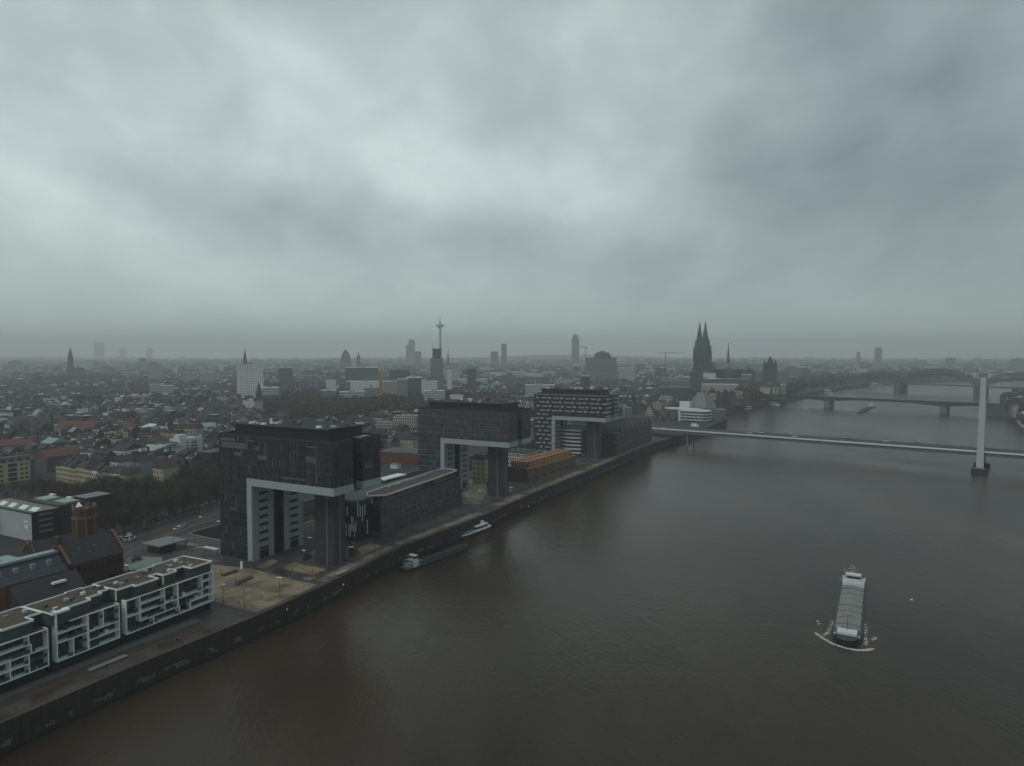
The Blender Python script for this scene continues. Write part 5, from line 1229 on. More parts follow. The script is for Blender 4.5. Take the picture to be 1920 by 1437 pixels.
# ------------------------------------------------------------------ street lamps, sign posts, benches
def lamp_proto(double=True):
    b=empty('street_lamp',(0,0,0)); MB().frus(0,0,0,6.8,.11,.07,8).build('pole',M_greyd,b); MB().frus(0,0,0,.5,.2,.18,8).build('base',M_greyd,b)
    if double:
        for sx in (-1,1): MB().prism([(sx*.55-.42,-.5),(sx*.55+.42,-.5),(sx*.55+.42,.5),(sx*.55-.42,.5)],6.85,7.02).build('lamp_head',M_lamp,b)
        MB().box(-1,1,-.05,.05,6.76,6.85).build('cross_arm',M_greyd,b)
    else: MB().box(-.3,.3,-.3,.3,6.8,6.95).build('lamp_head',M_greyd,b)
    return b
lp={True:None,False:None}
lamps=[(418.6,1131,1,'lamp with bright double head at the corner of the framed apartments'),(524.5,1117,1,'lamp with bright head in the middle of the tan gravel square'),(458.6,1141,0,'thin dark lamp post at the lower corner of the tan gravel square'),
 (441,1094,0,'thin lamp post beside the brown planter on the gravel square'),(548,1072,0,'left thin post on the small gravel square by the stair core'),(586,1081,0,'right thin post on the small gravel square by the stair core'),(414.6,1080,0,'short post beside the small flower bed'),
 (570,1062,1,'lamp with bright head under the first crane block'),(581,1036,1,'lamp with bright head behind the first crane block passage'),(659,1055,1,'lamp with bright head beside the red kiosk north of the first crane block'),
 (238,1092,1,'lamp with bright head behind the framed apartments'),(958,935,1,'lamp with bright head in front of the dark brick end wall of the ochre warehouse'),(899.5,941,1,'lamp with bright head under the middle crane block'),(876,952,1,'lamp with bright head left of the lift core of the middle crane block'),
 (376,994,1,'lamp with bright head on the basin edge of the grey square'),(410,1003,1,'lamp with bright head close to the dark side of the first crane block'),(364,1026,0,'tall thin post on the grey square near the basin'),(326,1037,0,'thin post beside the dark pavilion'),
 (1094,868,1,'lamp with bright head below the third crane block'),(716,1032,0,'thin post on the small gravel patch north of the first crane block'),(703,1052,0,'thin post on the promenade strip near the moored barge bow')]
for px,py,dbl,lb in lamps:
    dbl=bool(dbl)
    if lp[dbl] is None: lp[dbl]=lamp_proto(dbl); o=lp[dbl]
    else: o=copy_tree(lp[dbl])
    q=P(px,py); o.location=(q.x,q.y,0); o.rotation_euler=(0,0,-AZ+random.uniform(-.3,.3)); tag(o,lb,'street lamp','lamp posts along the quay and squares')
def bench(px,py,l,label,rz=None,m_=M_wood):
    q=P(px,py); b=root_at('planter_bench',(q.x,q.y),R_(62) if rz is None else rz,label,'bench'); MB().box(-l/2,l/2,-.9,.9,0,.55).build('base',M_greyd,b); MB().box(-l/2-.1,l/2+.1,-1,1,.55,.7).build('seat',m_,b)
bench(431,1076,7,'upper brown bench planter on the gravel near the framed apartments'); bench(458,1090,7.5,'lower brown bench planter on the gravel square'); 
bench(188+15,1246,11,'pale long bench on the brown promenade in front of the framed apartments',m_=M_grey); bench(640,1076,6,'low bench on the promenade by the stair core',m_=M_beige)
q=P(443,1098); b=root_at('rock_pile',(q.x,q.y),0,'dark rock beside the lower bench planter','rock'); 
m_=MB(); m_.frus(0,0,0,1.0,1.5,1.1,7).frus(.2,.1,1.0,1.7,1.0,.3,6); m_.build('boulder',M_greyd,b)
q=P(470,1084); b=root_at('rock_pile',(q.x,q.y),0,'small dark rock at the right end of the lower bench planter','rock'); MB().frus(0,0,0,.9,1.1,.5,7).build('boulder',M_greyd,b)
q=P(453,1067); b=root_at('white_stele',(q.x,q.y),0,'white upright stele at the foot of the first crane block','stele'); MB().box(-.5,.5,-.3,.3,0,3.2).build('slab',M_lamp,b)
q=P(224,1000); b=root_at('white_stele',(q.x,q.y),0,'pale upright sign column at the left start of the tram road','sign'); MB().box(-1.1,1.1,-.4,.4,0,5.4).build('slab',M_grey,b)
q=P(243,1015); b=root_at('white_stele',(q.x,q.y),0,'small white forked sign by the parked cars on the tram road','sign'); MB().box(-.3,.3,-.2,.2,0,3.4).build('post',M_white,b); MB().box(-1.0,1.0,-.3,-.21,2.6,4.2).build('panel',M_white,b)
q=P(662,1046); b=root_at('red_kiosk',(q.x,q.y),-AZ,'dark kiosk sculpture with red top and round base north of the first crane block','kiosk'); MB().frus(0,0,0,.6,4.2,4.0,16).build('base',M_greyd,b); MB().box(-1.3,1.3,-1.3,1.3,.6,5.4).build('body',M_rust,b); MB().frus(0,0,5.4,7,1.2,.8,8).build('top',M_redpaint,b)
for i,(px,py,lb) in enumerate(((250,1079,'left dark shrub behind the framed apartments'),(256,1052,'upper dark shrub on the pale slabs'),(575,1048,'dark round shrub under the first crane block'))):
    q=P(px,py); o=bush(None,(q.x,q.y,0.2),2.2); o.name='round_shrub'; tag(o,lb,'shrub')
# mooring dolphins and white buoy, quay bollards
for i,(px,py,lb) in enumerate(((533,1140,'left white mooring post on the quay wall below the gravel square'),(639,1094,'white mooring post on the quay wall left of the moored barge'),(404,1194,'dark mooring post on the wall right of the framed apartments'),(987,948,'pale mooring post on the wall by the middle crane block'),(1147,875,'pale mooring post on the wall by the third crane block'))):
    q=P(px,py,-2); b=root_at('mooring_post',(q.x+1.2,q.y-.6),0,lb,'mooring post','mooring posts along the quay wall'); MB().frus(0,0,-9,-2.6,.2,.2,8).build('pile',M_black,b); MB().frus(0,0,-2.6,-2.0,.3,.26,8).build('cap',M_lamp,b)
# ------------------------------------------------------------------ people
def person(px,py,label,coat,pose):
    q=P(px,py); me=bpy.data.meshes.new('person'); st=.22 if pose=='walk' else .08
    V=[(0,0,.95),(0,0,1.15),(0,0,1.40),(0,0,1.50),(0,.02,1.60),(0,.02,1.72),(.10,0,.90),(.12,st,.50),(.12,st*.9-.02,.09),(.12,st+.14,.04),(-.10,0,.90),(-.12,-st*.4,.5),(-.12,-st*1.2,.09),(-.12,-st*1.2+.15,.04),
       (.19,0,1.40),(.26,-.04,1.14),(.25,.08,.90),(.25,.12,.80),(-.19,0,1.40),(-.26,.05,1.14),(-.25,.14,.92),(-.25,.18,.82)]
    E_=[(0,1),(1,2),(2,3),(3,4),(4,5),(0,6),(6,7),(7,8),(8,9),(0,10),(10,11),(11,12),(12,13),(2,14),(14,15),(15,16),(16,17),(2,18),(18,19),(19,20),(20,21)]
    RR=[.15,.15,.16,.06,.10,.09,.09,.065,.045,.04,.09,.065,.045,.04,.065,.048,.036,.04,.065,.048,.036,.04]
    me.from_pydata(V,E_,[]); me.materials.append(M_cloth[1] if False else coat)
    o=bpy.data.objects.new('person',me); COL.objects.link(o); o.location=(q.x,q.y,.02); o.rotation_euler=(0,0,-AZ+(0 if pose=='walk' else 1))
    md=o.modifiers.new('skin','SKIN'); 
    for i,r in enumerate(RR): me.skin_vertices[0].data[i].radius=(r,r*.8)
    me.skin_vertices[0].data[0].use_root=True
    o.modifiers.new('sub','SUBSURF').levels=1; o.modifiers['sub'].render_levels=1
    tag(o,label,'person')
    MB().frus(0,.03,1.66,1.80,.105,.06,8).build('hair',M_cloth[0],o)
    MB().frus(0,.09,1.56,1.68,.055,.06,8).build('face',M_skin,o)
    return o
def mk_person(*a):
    return person(*a)
for px,py,lb,c_,ps in ((447,1137,'person in dark coat standing at the lower corner of the gravel square',0,'stand'),(474,1142,'person in grey coat by the quay edge of the gravel square',2,'walk'),(703,1043,'person in dark coat walking on the promenade near the moored barge',0,'walk'),
  (332,1205,'person in dark coat walking on the brown promenade before the right framed block',0,'walk'),(200,1258,'person in dark coat near the pale long bench',0,'stand'),(30,1336,'person in red jacket on the promenade at the left photo edge',1,'walk'),(548,1046,'person in dark coat under the first crane block',0,'stand'),(826,1001,'person in grey coat on the promenade by the low quay building',2,'walk'),(600,1076,'person in dark coat beside the stair core of the first crane block',2,'stand'),(470,1058,'person in dark coat at the pale tower leg of the first crane block',0,'stand')):
    mk_person(px,py,lb,M_cloth[c_],ps)
# gull
q=P(1709,1125,20); b=empty('seagull',q,R_(35),'white gull flying low over the river right of the moving barge','bird')
m_=MB(); m_.frus(0,0,0,.01,.01,.01,6); m_=MB().tube((0,-.28,0),(0,.22,.02),.03,8,0,.09).tube((0,.22,.02),(0,.36,.05),.08,8,0,.045).tube((0,-.28,0),(0,-.45,0),.05,6,0,.11); m_.build('body',M_lamp,b)
for sx in (-1,1):
    w_=MB(); pr=[(0,.16,.04),(sx*.4,.2,.2),(sx*.95,.0,.1)]; bk=[(0,-.12,.03),(sx*.4,-.06,.17),(sx*.95,-.1,.09)]
    for dz_ in (0,-.03):
        w_.face([(a[0],a[1],a[2]+dz_) for a in (pr[0],pr[1],bk[1],bk[0])]).face([(a[0],a[1],a[2]+dz_) for a in (pr[1],pr[2],bk[2],bk[1])])
    w_.build('wing',M_lamp,b)
# ------------------------------------------------------------------ trees
def foliage_mat(name,cols):
    s=NT(name); oi=s.new('ShaderNodeObjectInfo'); n=s.noise(.55,4,s.obj(),.7)
    f=s.math('ADD',s.math('MULTIPLY',n,.75),s.math('MULTIPLY',oi.outputs['Random'],.45))
    s.put(s.ramp(f,[(.25,cols[0]),(.55,cols[1]),(.85,cols[2])]),s.b.inputs['Base Color']); s.b.inputs['Roughness'].default_value=.95; return s.mat
M_twig=foliage_mat('bare_twigs',[(.030,.026,.022),(.050,.042,.032),(.075,.058,.035)])
M_olive=foliage_mat('late_autumn_leaves',[(.035,.032,.018),(.060,.052,.024),(.090,.065,.025)])
M_ever=foliage_mat('dark_evergreen',[(.015,.022,.014),(.024,.032,.018),(.032,.042,.022)])
def tree_meshes(seed,h,kind):
    rn=random.Random(seed); t=MB(); ch=h*.62; r=h*(.40 if kind!='ever' else .24)
    t.tube((0,0,-.1),(0,0,h*.45),h*.022+.06,7,0,h*.014+.03)
    tips=[]
    for k in range(7 if kind!='ever' else 3):
        a=2*math.pi*k/7+rn.uniform(-.3,.3); z0=h*rn.uniform(.25,.45); l=r*rn.uniform(.6,1.0)
        e=(math.cos(a)*l,math.sin(a)*l,z0+h*rn.uniform(.18,.42)); t.tube((0,0,z0),e,h*.010+.03,5,0,.03); tips.append(e)
        for q in range(2):
            b_=a+rn.uniform(-.7,.7); m=(e[0]*.55,e[1]*.55,z0+(e[2]-z0)*.55); t.tube(m,(m[0]+math.cos(b_)*l*.5,m[1]+math.sin(b_)*l*.5,m[2]+h*.2),.05,4,0,.02)
    t.tube((0,0,h*.45),(rn.uniform(-.3,.3),0,h*.9),h*.014+.03,6,0,.03)
    c=MB(); lob=[(rn.gauss(0,r*.42),rn.gauss(0,r*.42),h*.62+rn.gauss(0,h*.13),r*rn.uniform(.28,.55)) for _ in range(9)]
    n=430 if kind!='ever' else 340
    for k in range(n):
        if kind=='ever':
            z=h*rn.uniform(.12,1.0); rr=r*(1-(z/h-.1)*.95)*math.sqrt(rn.uniform(.2,1)); a=rn.uniform(0,6.283); p=Vector((rr*math.cos(a),rr*math.sin(a),z)); s_=h*.05
        else:
            x,y,z,q=rn.choice(lob); d=Vector((rn.gauss(0,1),rn.gauss(0,1),rn.gauss(0,.8))).normalized()*q*rn.uniform(.45,1.08); p=Vector((x,y,z))+d; s_=h*(.030 if kind=='bare' else .038)
        if kind=='bare':   # fans of fine twigs
            d=(p-Vector((0,0,h*.4))).normalized(); u=d*s_*rn.uniform(1.2,2.6); w=Vector((rn.uniform(-1,1),rn.uniform(-1,1),rn.uniform(-1,1))).normalized()*s_*.55
            c.face([p-u*.5-w*.15,p+u+w,p+u*.8-w*.9])
        else:
            u=Vector((rn.uniform(-1,1),rn.uniform(-1,1),rn.uniform(-1,1))).normalized()*s_*1.2; w=Vector((rn.uniform(-1,1),rn.uniform(-1,1),rn.uniform(-1,1))).normalized()*s_
            c.face([p-u,p+w,p+u,p-w*.8])
    return t.mesh('trunk',M_trunk),c.mesh('crown',{'bare':M_twig,'olive':M_olive,'ever':M_ever}[kind]),h
TV=[tree_meshes(40+i,11,k) for i,k in enumerate(['bare','bare','bare','bare','olive','olive','ever','ever'])]
TN=['bare_tree']*4+['autumn_tree']*2+['evergreen_tree']*2
TD=['bare brown tree','bare brown tree','bare brown tree','bare brown tree','olive brown tree','olive brown tree','dark evergreen tree','dark evergreen tree']
def add_tree(x,y,h,v,where,z=0,rn=random):
    b=empty(TN[v],(x,y,z),rn.uniform(0,6.28),'%s %s'%(TD[v],where),'tree','trees '+where+', '+TN[v].replace('_',' ')); s_=h/11
    for nm,me in (('trunk',TV[v][0]),('crown',TV[v][1])):
        o=bpy.data.objects.new(nm,me); COL.objects.link(o); o.parent=b
    b.scale=(s_,s_,s_*rn.uniform(.9,1.1)); return b
rt_=random.Random(99)
def tri_in(poly):
    xs_=[p[0] for p in poly]; ys_=[p[1] for p in poly]
    while 1:
        x,y=rt_.uniform(min(xs_),max(xs_)),rt_.uniform(min(ys_),max(ys_))
        if inpoly(x,y,poly): return x,y
def grove(pxpoly,n,hr,where,mix,space=5):
    poly=[(P(a,b_).x,P(a,b_).y) for a,b_ in pxpoly]; got=[]; tries=0
    while len(got)<n and tries<n*20:
        tries+=1; x,y=tri_in(poly)
        if any((x-a)**2+(y-c)**2<space*space for a,c in got): continue
        if any((x-a)**2+(y-c)**2<(r*.5)**2 for a,c,r in OCC): continue
        got.append((x,y))
    if n>12:
        xs_=sorted(g/h for g,h in got); qn=[xs_[int(len(xs_)*f)] for f in (.2,.4,.6,.8)]; yq=sorted(h for g,h in got); ym,yn=yq[len(yq)//3],yq[2*len(yq)//3]
    for x,y in got:
        pos_='' if n<=12 else ['far left ','left ','middle ','right ','far right '][sum(x/y>v_ for v_ in qn)]+('front, ' if y<ym else 'centre, ' if y<yn else 'back, ')
        add_tree(x,y,rt_.uniform(*hr),rt_.choice(mix),pos_+where,0,rt_)
grove([(100,938),(170,925),(240,930),(300,918),(412,905),(412,945),(300,985),(215,1008),(185,1012),(150,995),(100,960)],150,(10,15),'in the belt above the tram road',[0,1,2,3,4,5,0],4.6)
grove([(225,1008),(262,1000),(412,938),(412,945),(300,985)],10,(5,8),'lining the tram road',[0,1,2],7)
grove([(412,905),(412,870),(330,880),(300,905)],14,(8,12),'left of the first crane block at roof height',[0,1,2,5],7)
grove([(-10,1000),(20,985),(25,1030),(-10,1050)],6,(9,12),'at the left photo edge before the pale grey hall',[0,1,4],5)
grove([(80,1042),(112,1040),(110,1060),(84,1058)],3,(6,9),'beside the dark side wall of the pale grey hall',[1,2],4)
grove([(-30,935),(100,915),(110,938),(60,940),(-30,945)],18,(8,12),'behind the pale grey hall',[0,1,2,4],6)
grove([(718,855),(780,850),(782,866),(720,876)],7,(6,9),'along the harbour basin before the red brick hall',[0,3,4],6)
grove([(1210,800),(1300,797),(1315,790),(1250,782),(1200,790)],12,(7,11),'around the museum at the harbour tip',[0,1,4,5],8)
grove([(1336,789),(1352,785),(1345,780),(1330,784)],3,(6,8),'between the octagonal hall and the glass bow',[4,5],5)
grove([(1290,770),(1390,766),(1440,752),(1440,742),(1300,748),(1240,770)],46,(12,18),'on the dark wooded bank before the cathedral',[0,1,2,3,3],10)
# ------------------------------------------------------------------ the city: 300 nearest houses one by one, the rest as one mass
def e_r(x,y): v=Vector((x,y))-K1; return v.dot(UE),v.dot(UR)
landpoly=left
def bankdist(x,y):
    m=1e9
    for a,b_ in zip(bank,bank[1:]):
        a=Vector(a); b_=Vector(b_); d=b_-a; t=max(0,min(1,(Vector((x,y))-a).dot(d)/d.length_squared)); m=min(m,(a+d*t-Vector((x,y))).length)
    return m
woodpoly=[(P(a,b_).x,P(a,b_).y) for a,b_ in ((520,792),(480,760),(560,745),(700,742),(830,748),(1000,748),(1000,757),(830,770),(790,785),(640,802),(560,806))]
wood2=[(P(a,b_).x,P(a,b_).y) for a,b_ in ((1300,748),(1340,728),(1480,730),(1500,738),(1440,752),(1390,762),(1300,766))]
wood3=[(P(a,b_).x,P(a,b_).y) for a,b_ in ((60,728),(300,712),(330,705),(330,700),(230,700),(60,716))]
wood4=[(P(a,b_).x,P(a,b_).y) for a,b_ in ((1475,738),(1600,724),(1680,716),(1800,712),(1800,702),(1640,702),(1500,712))]
def visible(x,y): return y>50 and abs(x/y)<.80
rc=random.Random(1234)
sites=[]; treesites=[]
def district(x0,x1,y0,y1,ang,cw,cd,org):
    ca,sa=math.cos(ang),math.sin(ang)
    nU=int(max(x1-x0,y1-y0)*1.5/cw)+2; nV=int(max(x1-x0,y1-y0)*1.5/cd)+2
    cx_,cy_=(x0+x1)/2,(y0+y1)/2
    for i in range(-nU//2,nU//2):
        for j in range(-nV//2,nV//2):
            bu=i*cw; bv=j*cd+(i%3)*7
            ww=cw-13; 
            for row in (0,1):
                u=0; vv=bv+(3 if row==0 else cd-26)
                hb=rc.uniform(8,13)
                while u<ww-6:
                    w=rc.uniform(5.8,10)
                    if rc.random()<.10: w*=1.8
                    X=cx_+ca*(bu+u+w/2)-sa*(vv+5.5); Y=cy_+sa*(bu+u+w/2)+ca*(vv+5.5)
                    if x0<=X<x1 and y0<=Y<y1 and rc.random()<.93: sites.append((X,Y,ang+(0 if rc.random()<.85 else math.pi/2),w-.15,11,hb+rc.uniform(-1.5,2)))
                    u+=w
            for q in range(15):
                u=rc.uniform(0,ww); v_=bv+rc.uniform(15,cd-28) if cd>44 else bv+cd/2-6
                X=cx_+ca*(bu+u)-sa*(v_+4); Y=cy_+sa*(bu+u)+ca*(v_+4)
                if x0<=X<x1 and y0<=Y<y1: treesites.append((X,Y,rc.uniform(9,14.5)))
ds=330
for gi in range(-5,6):
    for gj in range(1,7):
        district(gi*ds,(gi+1)*ds,gj*ds-60,(gj+1)*ds-60,R_(rc.choice([-28,-12,8,22,-40,35,-20])),rc.uniform(62,86),rc.uniform(46,60),None)
def ok(x,y,rad=6,wood=True):
    if not visible(x,y) or not inpoly(x,y,left): return False
    e,r=e_r(x,y)
    if y<1000 and e>-235+ (40 if r>250 else 0)-(60 if r<60 else 0) : return False
    if y<430: return False
    if bankdist(x,y)<60: return False
    px=960+1280*x/y; py=662+92*1280/y
    if px<430 and py>900: return False
    for a,c,r_ in OCC:
        if (x-a)**2+(y-c)**2<(r_+rad)**2: return False
    if wood and (inpoly(x,y,woodpoly) or inpoly(x,y,wood2) or inpoly(x,y,wood3) or inpoly(x,y,wood4)): return False
    return True
sites=[s_ for s_ in sites if ok(s_[0],s_[1])]
sites.sort(key=lambda s_:s_[0]**2+s_[1]**2)
treesites=[s_ for s_ in treesites if ok(s_[0],s_[1],2)]
treesites.sort(key=lambda s_:s_[1])
print('city sites',len(sites),'trees',len(treesites))
WM=[('cream',M_cream),('white',M_white),('grey',mat('mid_grey_render',(.13,.13,.135),.8,.25)),('red brick',M_brickd),('beige',M_beige),('dark grey',M_greyd)]
RM=[('slate',M_slate),('dark slate',M_roofdark),('brown tiled',M_brownroof),('red tiled',M_red),('blue slate',M_slateb),('zinc',M_metal)]
# house kinds: unit size 10 x 11 x 12
def house_kind(i):
    rn=random.Random(300+i); wn,wm_=WM[[0,1,2,3,4,5,1,2,4,0,5,3][i]]; rnm,rm=RM[[0,1,2,0,1,0,2,1,4,3,0,1][i]]
    flat=i in (7,); hip=i in (4,)
    b=empty('town_house',(0,0,0)); W_,D_,Z=10,11,12
    MB().box(-W_/2,W_/2,-D_/2,D_/2,0,Z,0,1).build('wall',[wm_,rm],b)
    rh=rn.uniform(4,5.5)
    if flat: rf=MB().box(-W_/2+.1,W_/2-.1,-D_/2+1.2,D_/2-1.2,Z,Z+2.6).build('roof',M_roofdark,b)
    elif hip:
        m_=MB(); a=[(-5.2,-5.7,Z),(5.2,-5.7,Z),(5.2,5.7,Z),(-5.2,5.7,Z)]; r1,r2=(0,-1,Z+rh),(0,1,Z+rh)
        m_.face([a[0],a[1],r1]).face([a[1],a[2],r2,r1]).face([a[2],a[3],r2]).face([a[3],a[0],r1,r2]); rf=m_.build('roof',rm,b)
    else:
        rf=MB().gable(-W_/2,W_/2,-D_/2,D_/2,Z,Z+rh,over=.12,axis='x' if i%4 else 'y').build('roof',rm,b)
    MB().box(W_/2-1.3,W_/2-.6,-.8,.3,Z+1,Z+rh+1.2).build('chimney',rn.choice([M_white,M_brickd,M_grey]),rf)
    if not flat and i%4:
        for q in range(rn.randrange(1,3)):
            x=-2.6+q*4.0; MB().box(x,x+1.7,-D_/2+1.1,-D_/2+3.2,Z+.7,Z+2.5).build('dormer',rn.choice([M_white,M_metal,M_slate]),rf)
    else:
        MB().box(-1.4,.2,-2.2,-1.2,Z+rh*.5,Z+rh*.5+1.6).build('skylight',M_lamp,rf)
    wmh=wmesh(1.15,1.7,M_black)
    for r in range(3):
        for c in range(3): inst('window',wmh,b,(-3.2+c*3.2,-D_/2-.03,1.6+r*3.5))
    desc='%s house with %s %s roof'%(wn,rnm,'flat' if flat else('hipped' if hip else 'gabled'))
    return b,desc
kinds=[house_kind(i) for i in range(12)]; used=set()
def zone(x,y):
    px=960+1280*x/y
    col='behind the yellow block' if px<130 else 'behind the pastel row' if px<290 else 'above the balcony block' if px<420 else 'behind the first crane block' if px<730 else 'right of the first crane block' if px<800 else 'behind the middle crane block' if px<990 else 'behind the third crane block'
    row=[', front',', second row',', third row',', fourth row',', fifth row',', sixth row',', back row'][sum(y>v_ for v_ in (500,550,600,650,720,800))]
    return col+row
weights=[8,7,8,9,6,8,6,4,6,1.5,8,5]
for n_,(X,Y,a,w,d,h) in enumerate(sites[:300]):
    k=rc.choices(range(12),weights)[0]; pr,desc=kinds[k]
    if k in used: o=copy_tree(pr)
    else: o=pr; used.add(k)
    o.location=(X,Y,0); flip=math.pi if math.cos(a)*Y+math.sin(a)*0<0 else 0
    o.rotation_euler=(0,0,a+flip); o.scale=(w/10,d/11,h/12)
    z_=zone(X,Y); o['label']='%s %s'%(desc,z_); o['category']='house'; o['group']='%ss %s'%(desc.replace('house','houses',1)[:-1] if False else desc,z_)
for k,(pr,_) in enumerate(kinds):
    if k not in used:
        for c_ in pr.children_recursive: bpy.data.objects.remove(c_)
        bpy.data.objects.remove(pr)
# everything farther: one mass
Wf=[facade('far_wall_%d'%i,c_,(.03,.033,.036),3.0,3.4,.42,.5,.4) for i,c_ in enumerate(((.40,.38,.31),(.58,.60,.58),(.14,.14,.15),(.065,.042,.036),(.055,.057,.062)))]
far_mats=Wf+[M_slate,M_roofdark,M_brownroof,M_red,M_metal,M_white]
far=MB()
def far_house(X,Y,a,w,d,h,rn,flat=False):
    ca,sa=math.cos(a),math.sin(a); wm_=rn.choices(range(5),[2.5,4,5,5,10])[0]; rm=5+rn.choices(range(5),[10,9,4,.5,.9])[0]
    T=lambda x,y,z:(X+ca*x-sa*y,Y+sa*x+ca*y,z); b=len(far.v); x,y=w/2,d/2
    far.v+=[T(-x,-y,0),T(x,-y,0),T(x,y,0),T(-x,y,0),T(-x,-y,h),T(x,-y,h),T(x,y,h),T(-x,y,h)]
    for q in ((0,1,5,4),(1,2,6,5),(2,3,7,6),(3,0,4,7)): far.f.append(tuple(b+i for i in q)); far.m.append(wm_)
    if flat:
        far.f.append((b+4,b+5,b+6,b+7)); far.m.append(rn.choice([6,6,5,9])); 
        k=len(far.v); s_=.35; far.v+=[T(-x*s_,-y*s_,h),T(x*s_,-y*s_,h),T(x*s_,y*s_,h),T(-x*s_,y*s_,h),T(-x*s_,-y*s_,h+3),T(x*s_,-y*s_,h+3),T(x*s_,y*s_,h+3),T(-x*s_,y*s_,h+3)]
        for q in ((0,1,5,4),(1,2,6,5),(2,3,7,6),(3,0,4,7),(4,5,6,7)): far.f.append(tuple(k+i for i in q)); far.m.append(rn.choice([10,2,5]))
    else:
        rh=rn.uniform(3.5,5.5); far.v+=[T(-x,0,h+rh),T(x,0,h+rh)]
        for q,mm in (((4,5,9,8),rm),((6,7,8,9),rm),((5,6,9),wm_),((7,4,8),wm_)): far.f.append(tuple(b+i for i in q)); far.m.append(mm)
        if rn.random()<.62:
            k=len(far.v); cx2=rn.uniform(-x*.6,x*.6); far.v+=[T(cx2-.8,-y*.6,h+1),T(cx2+.8,-y*.6,h+1),T(cx2+.8,-y*.2,h+1),T(cx2-.8,-y*.2,h+1),T(cx2-.8,-y*.6,h+2.9),T(cx2+.8,-y*.6,h+2.9),T(cx2+.8,-y*.2,h+2.9),T(cx2-.8,-y*.2,h+2.9)]
            mm=rn.choice([10,9,5])
            for q in ((0,1,5,4),(1,2,6,5),(3,0,4,7),(4,5,6,7)): far.f.append(tuple(k+i for i in q)); far.m.append(mm)
rf_=random.Random(77)
for (X,Y,a,w,d,h) in sites[300:]:
    if math.cos(a)<0: a+=math.pi
    if rf_.random()<.05: far_house(X,Y,a,rf_.uniform(20,36),14,rf_.uniform(13,20),rf_,True); continue
    far_house(X,Y,a,w,d,h,rf_)
nfar=0
Y=2150
while Y<8500:
    step=34 if Y<3500 else 60
    X=-Y*.8
    while X<Y*.8:
        x=X+rf_.uniform(-14,14); y=Y+rf_.uniform(-16,16)
        inland=(inpoly(x,y,left) and (y>3000 or bankdist(x,y)>60)) or inpoly(x,y,right)
        if inland and not (inpoly(x,y,wood3) or inpoly(x,y,wood4)) and rf_.random()<.62 and not any((x-a)**2+(y-c)**2<r_*r_ for a,c,r_ in OCC):
            big=rf_.random(); w=rf_.uniform(14,34)*(1.8 if big>.9 else 1)*(1.5 if Y>3500 else 1); h=rf_.uniform(9,18) if big<.93 else rf_.uniform(20,38)
            far_house(x,y,rf_.uniform(-.7,.7),w,rf_.uniform(11,18),h,rf_,rf_.random()<.6); nfar+=1
        X+=step*rf_.uniform(.9,1.5)
    Y+=step*1.25
# right bank and the strip under 2150 on the right side
for _ in range(900):
    y=rf_.uniform(900,2400); x=rf_.uniform(.5,.8)*y
    if inpoly(x,y,right): far_house(x,y,rf_.uniform(-.7,.7),rf_.uniform(12,28),12,rf_.uniform(9,20),rf_,rf_.random()<.4)
o=far.build('distant_houses',far_mats); tag(o,'mass of small hazy houses and blocks filling the far city up to the horizon','houses',None,'stuff')
print('far faces',len(far.f),nfar)
# ---- trees of the city: 150 single courtyard trees, the rest one mass
nt_=0
for (X,Y,h) in treesites:
    if nt_>=110: break
    nt_+=1; zz_=zone(X,Y); add_tree(X,Y,h,rt_.choice([0,1,2,3,0,1,4,5,6,7]),'in a yard '+zz_,0,rt_)
wd_=MB()
def far_tree(x,y,h,rn,m):
    r=h*.42; n=22 if y<1500 else 11
    wd_.tube((x,y,0),(x,y,h*.5),.35,3,3)
    for k in range(n):
        d=Vector((rn.gauss(0,1),rn.gauss(0,1),rn.gauss(0,.85))).normalized()*r*rn.uniform(.35,1.0); p=Vector((x,y,h*.62))+d; s_=h*.17*(1 if n>12 else 1.4)
        u=Vector((rn.uniform(-1,1),rn.uniform(-1,1),rn.uniform(-1,1)))*s_; w=Vector((rn.uniform(-1,1),rn.uniform(-1,1),rn.uniform(-1,1)))*s_
        wd_.face([p-u,p+w,p+u-w*.3],m)
rw=random.Random(55)
for (X,Y,h) in treesites[nt_:]: far_tree(X,Y,h,rw,rw.choice([0,0,0,1,2]))
def woods(poly,n,h0,h1,ms):
    xs_=[p[0] for p in poly]; ys_=[p[1] for p in poly]; c=0
    while c<n:
        x,y=rw.uniform(min(xs_),max(xs_)),rw.uniform(min(ys_),max(ys_))
        if inpoly(x,y,poly) and inpoly(x,y,left): 
            c+=1
            if not any((x-a)**2+(y-c_)**2<(r_*.6)**2 for a,c_,r_ in OCC): far_tree(x,y,rw.uniform(h0,h1),rw,rw.choice(ms))
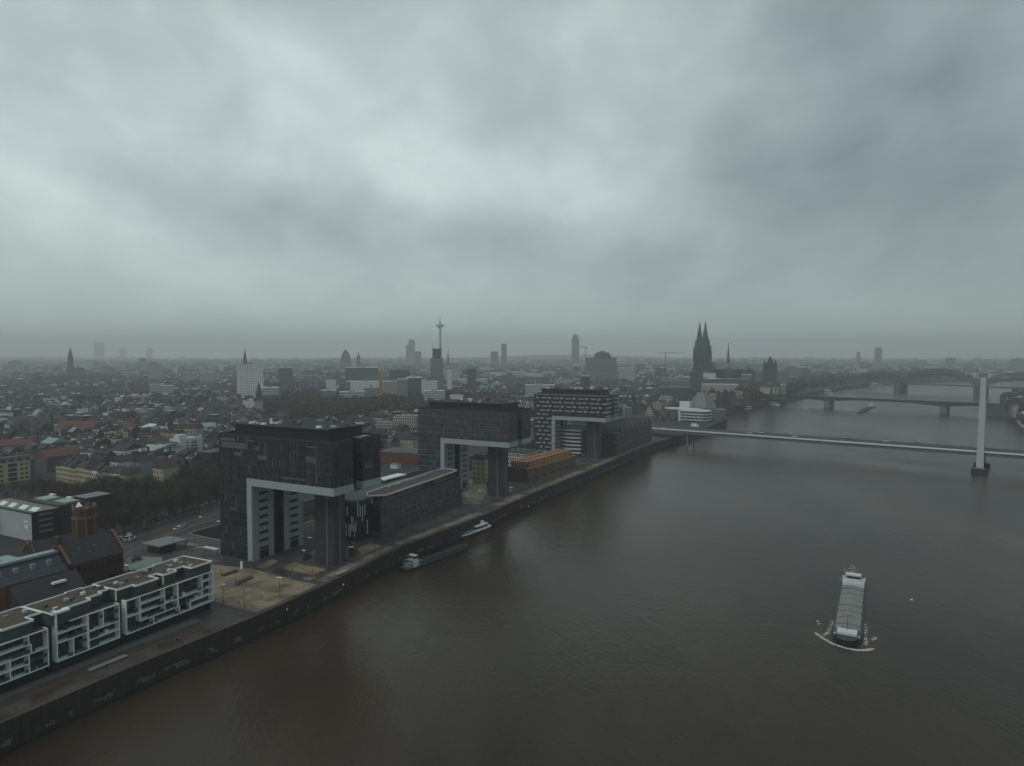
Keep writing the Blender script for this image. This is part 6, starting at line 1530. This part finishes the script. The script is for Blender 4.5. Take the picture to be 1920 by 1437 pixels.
woods(woodpoly,2300,11,18,[0,0,0,0,1,0]); woods(wood2,1700,13,19,[0,0,0,2]); woods(wood3,900,12,20,[0,0,1,2]); woods(wood4,1300,12,20,[0,0,0,2])
for _ in range(5200):
    y=2000+6500*rw.random()**1.3; x=rw.uniform(-.8,.8)*y
    if (inpoly(x,y,left) and bankdist(x,y)>20) or inpoly(x,y,right): far_tree(x,y,rw.uniform(9,18)*(1 if y<3500 else 1.5),rw,rw.choice([0,0,0,1,2]))
for _ in range(700):
    y=rw.uniform(880,2300); x=rw.uniform(.5,.8)*y
    if inpoly(x,y,right): far_tree(x,y,rw.uniform(9,16),rw,0)
o=wd_.build('far_woods',[M_twig,M_olive,M_ever,M_trunk]); tag(o,'bare brown winter woods and scattered far trees between the hazy houses','trees',None,'stuff')
print('wood faces',len(wd_.f))
# low hills on the horizon
hl=MB(); n=60
for k in range(n):
    a0,a1=R_(-44+88*k/n),R_(-44+88*(k+1)/n)
    hgt=lambda a:28+26*math.sin(a*7+1)+14*math.sin(a*19)
    for (r0,r1,f0,f1) in ((8700,9400,0,1),(9400,10300,1,.9)):
        hl.face([(r0*math.sin(a0),r0*math.cos(a0),f0*max(5,hgt(a0))),(r0*math.sin(a1),r0*math.cos(a1),f0*max(5,hgt(a1))),(r1*math.sin(a1),r1*math.cos(a1),f1*max(5,hgt(a1))),(r1*math.sin(a0),r1*math.cos(a0),f1*max(5,hgt(a0)))])
tag(hl.build('hills',mat('wooded_hills',(.04,.045,.04),.95,.4,.002)),kind='structure')
# ------------------------------------------------------------------ haze
me=MB().box(-11000,11000,-1500,11000,-10,286).mesh('haze',[bpy.data.materials.new('haze_air')])
hm=me.materials[0]; hm.use_nodes=True; t=hm.node_tree; t.nodes.clear()
pv=t.nodes.new('ShaderNodeVolumePrincipled'); pv.inputs['Density'].default_value=1.95e-4; pv.inputs['Color'].default_value=(.985,.995,1,1); pv.inputs["Anisotropy"].default_value=.4
ou=t.nodes.new('ShaderNodeOutputMaterial'); t.links.new(pv.outputs[0],ou.inputs['Volume'])
ho=bpy.data.objects.new('haze',me); COL.objects.link(ho); tag(ho,kind='stuff')
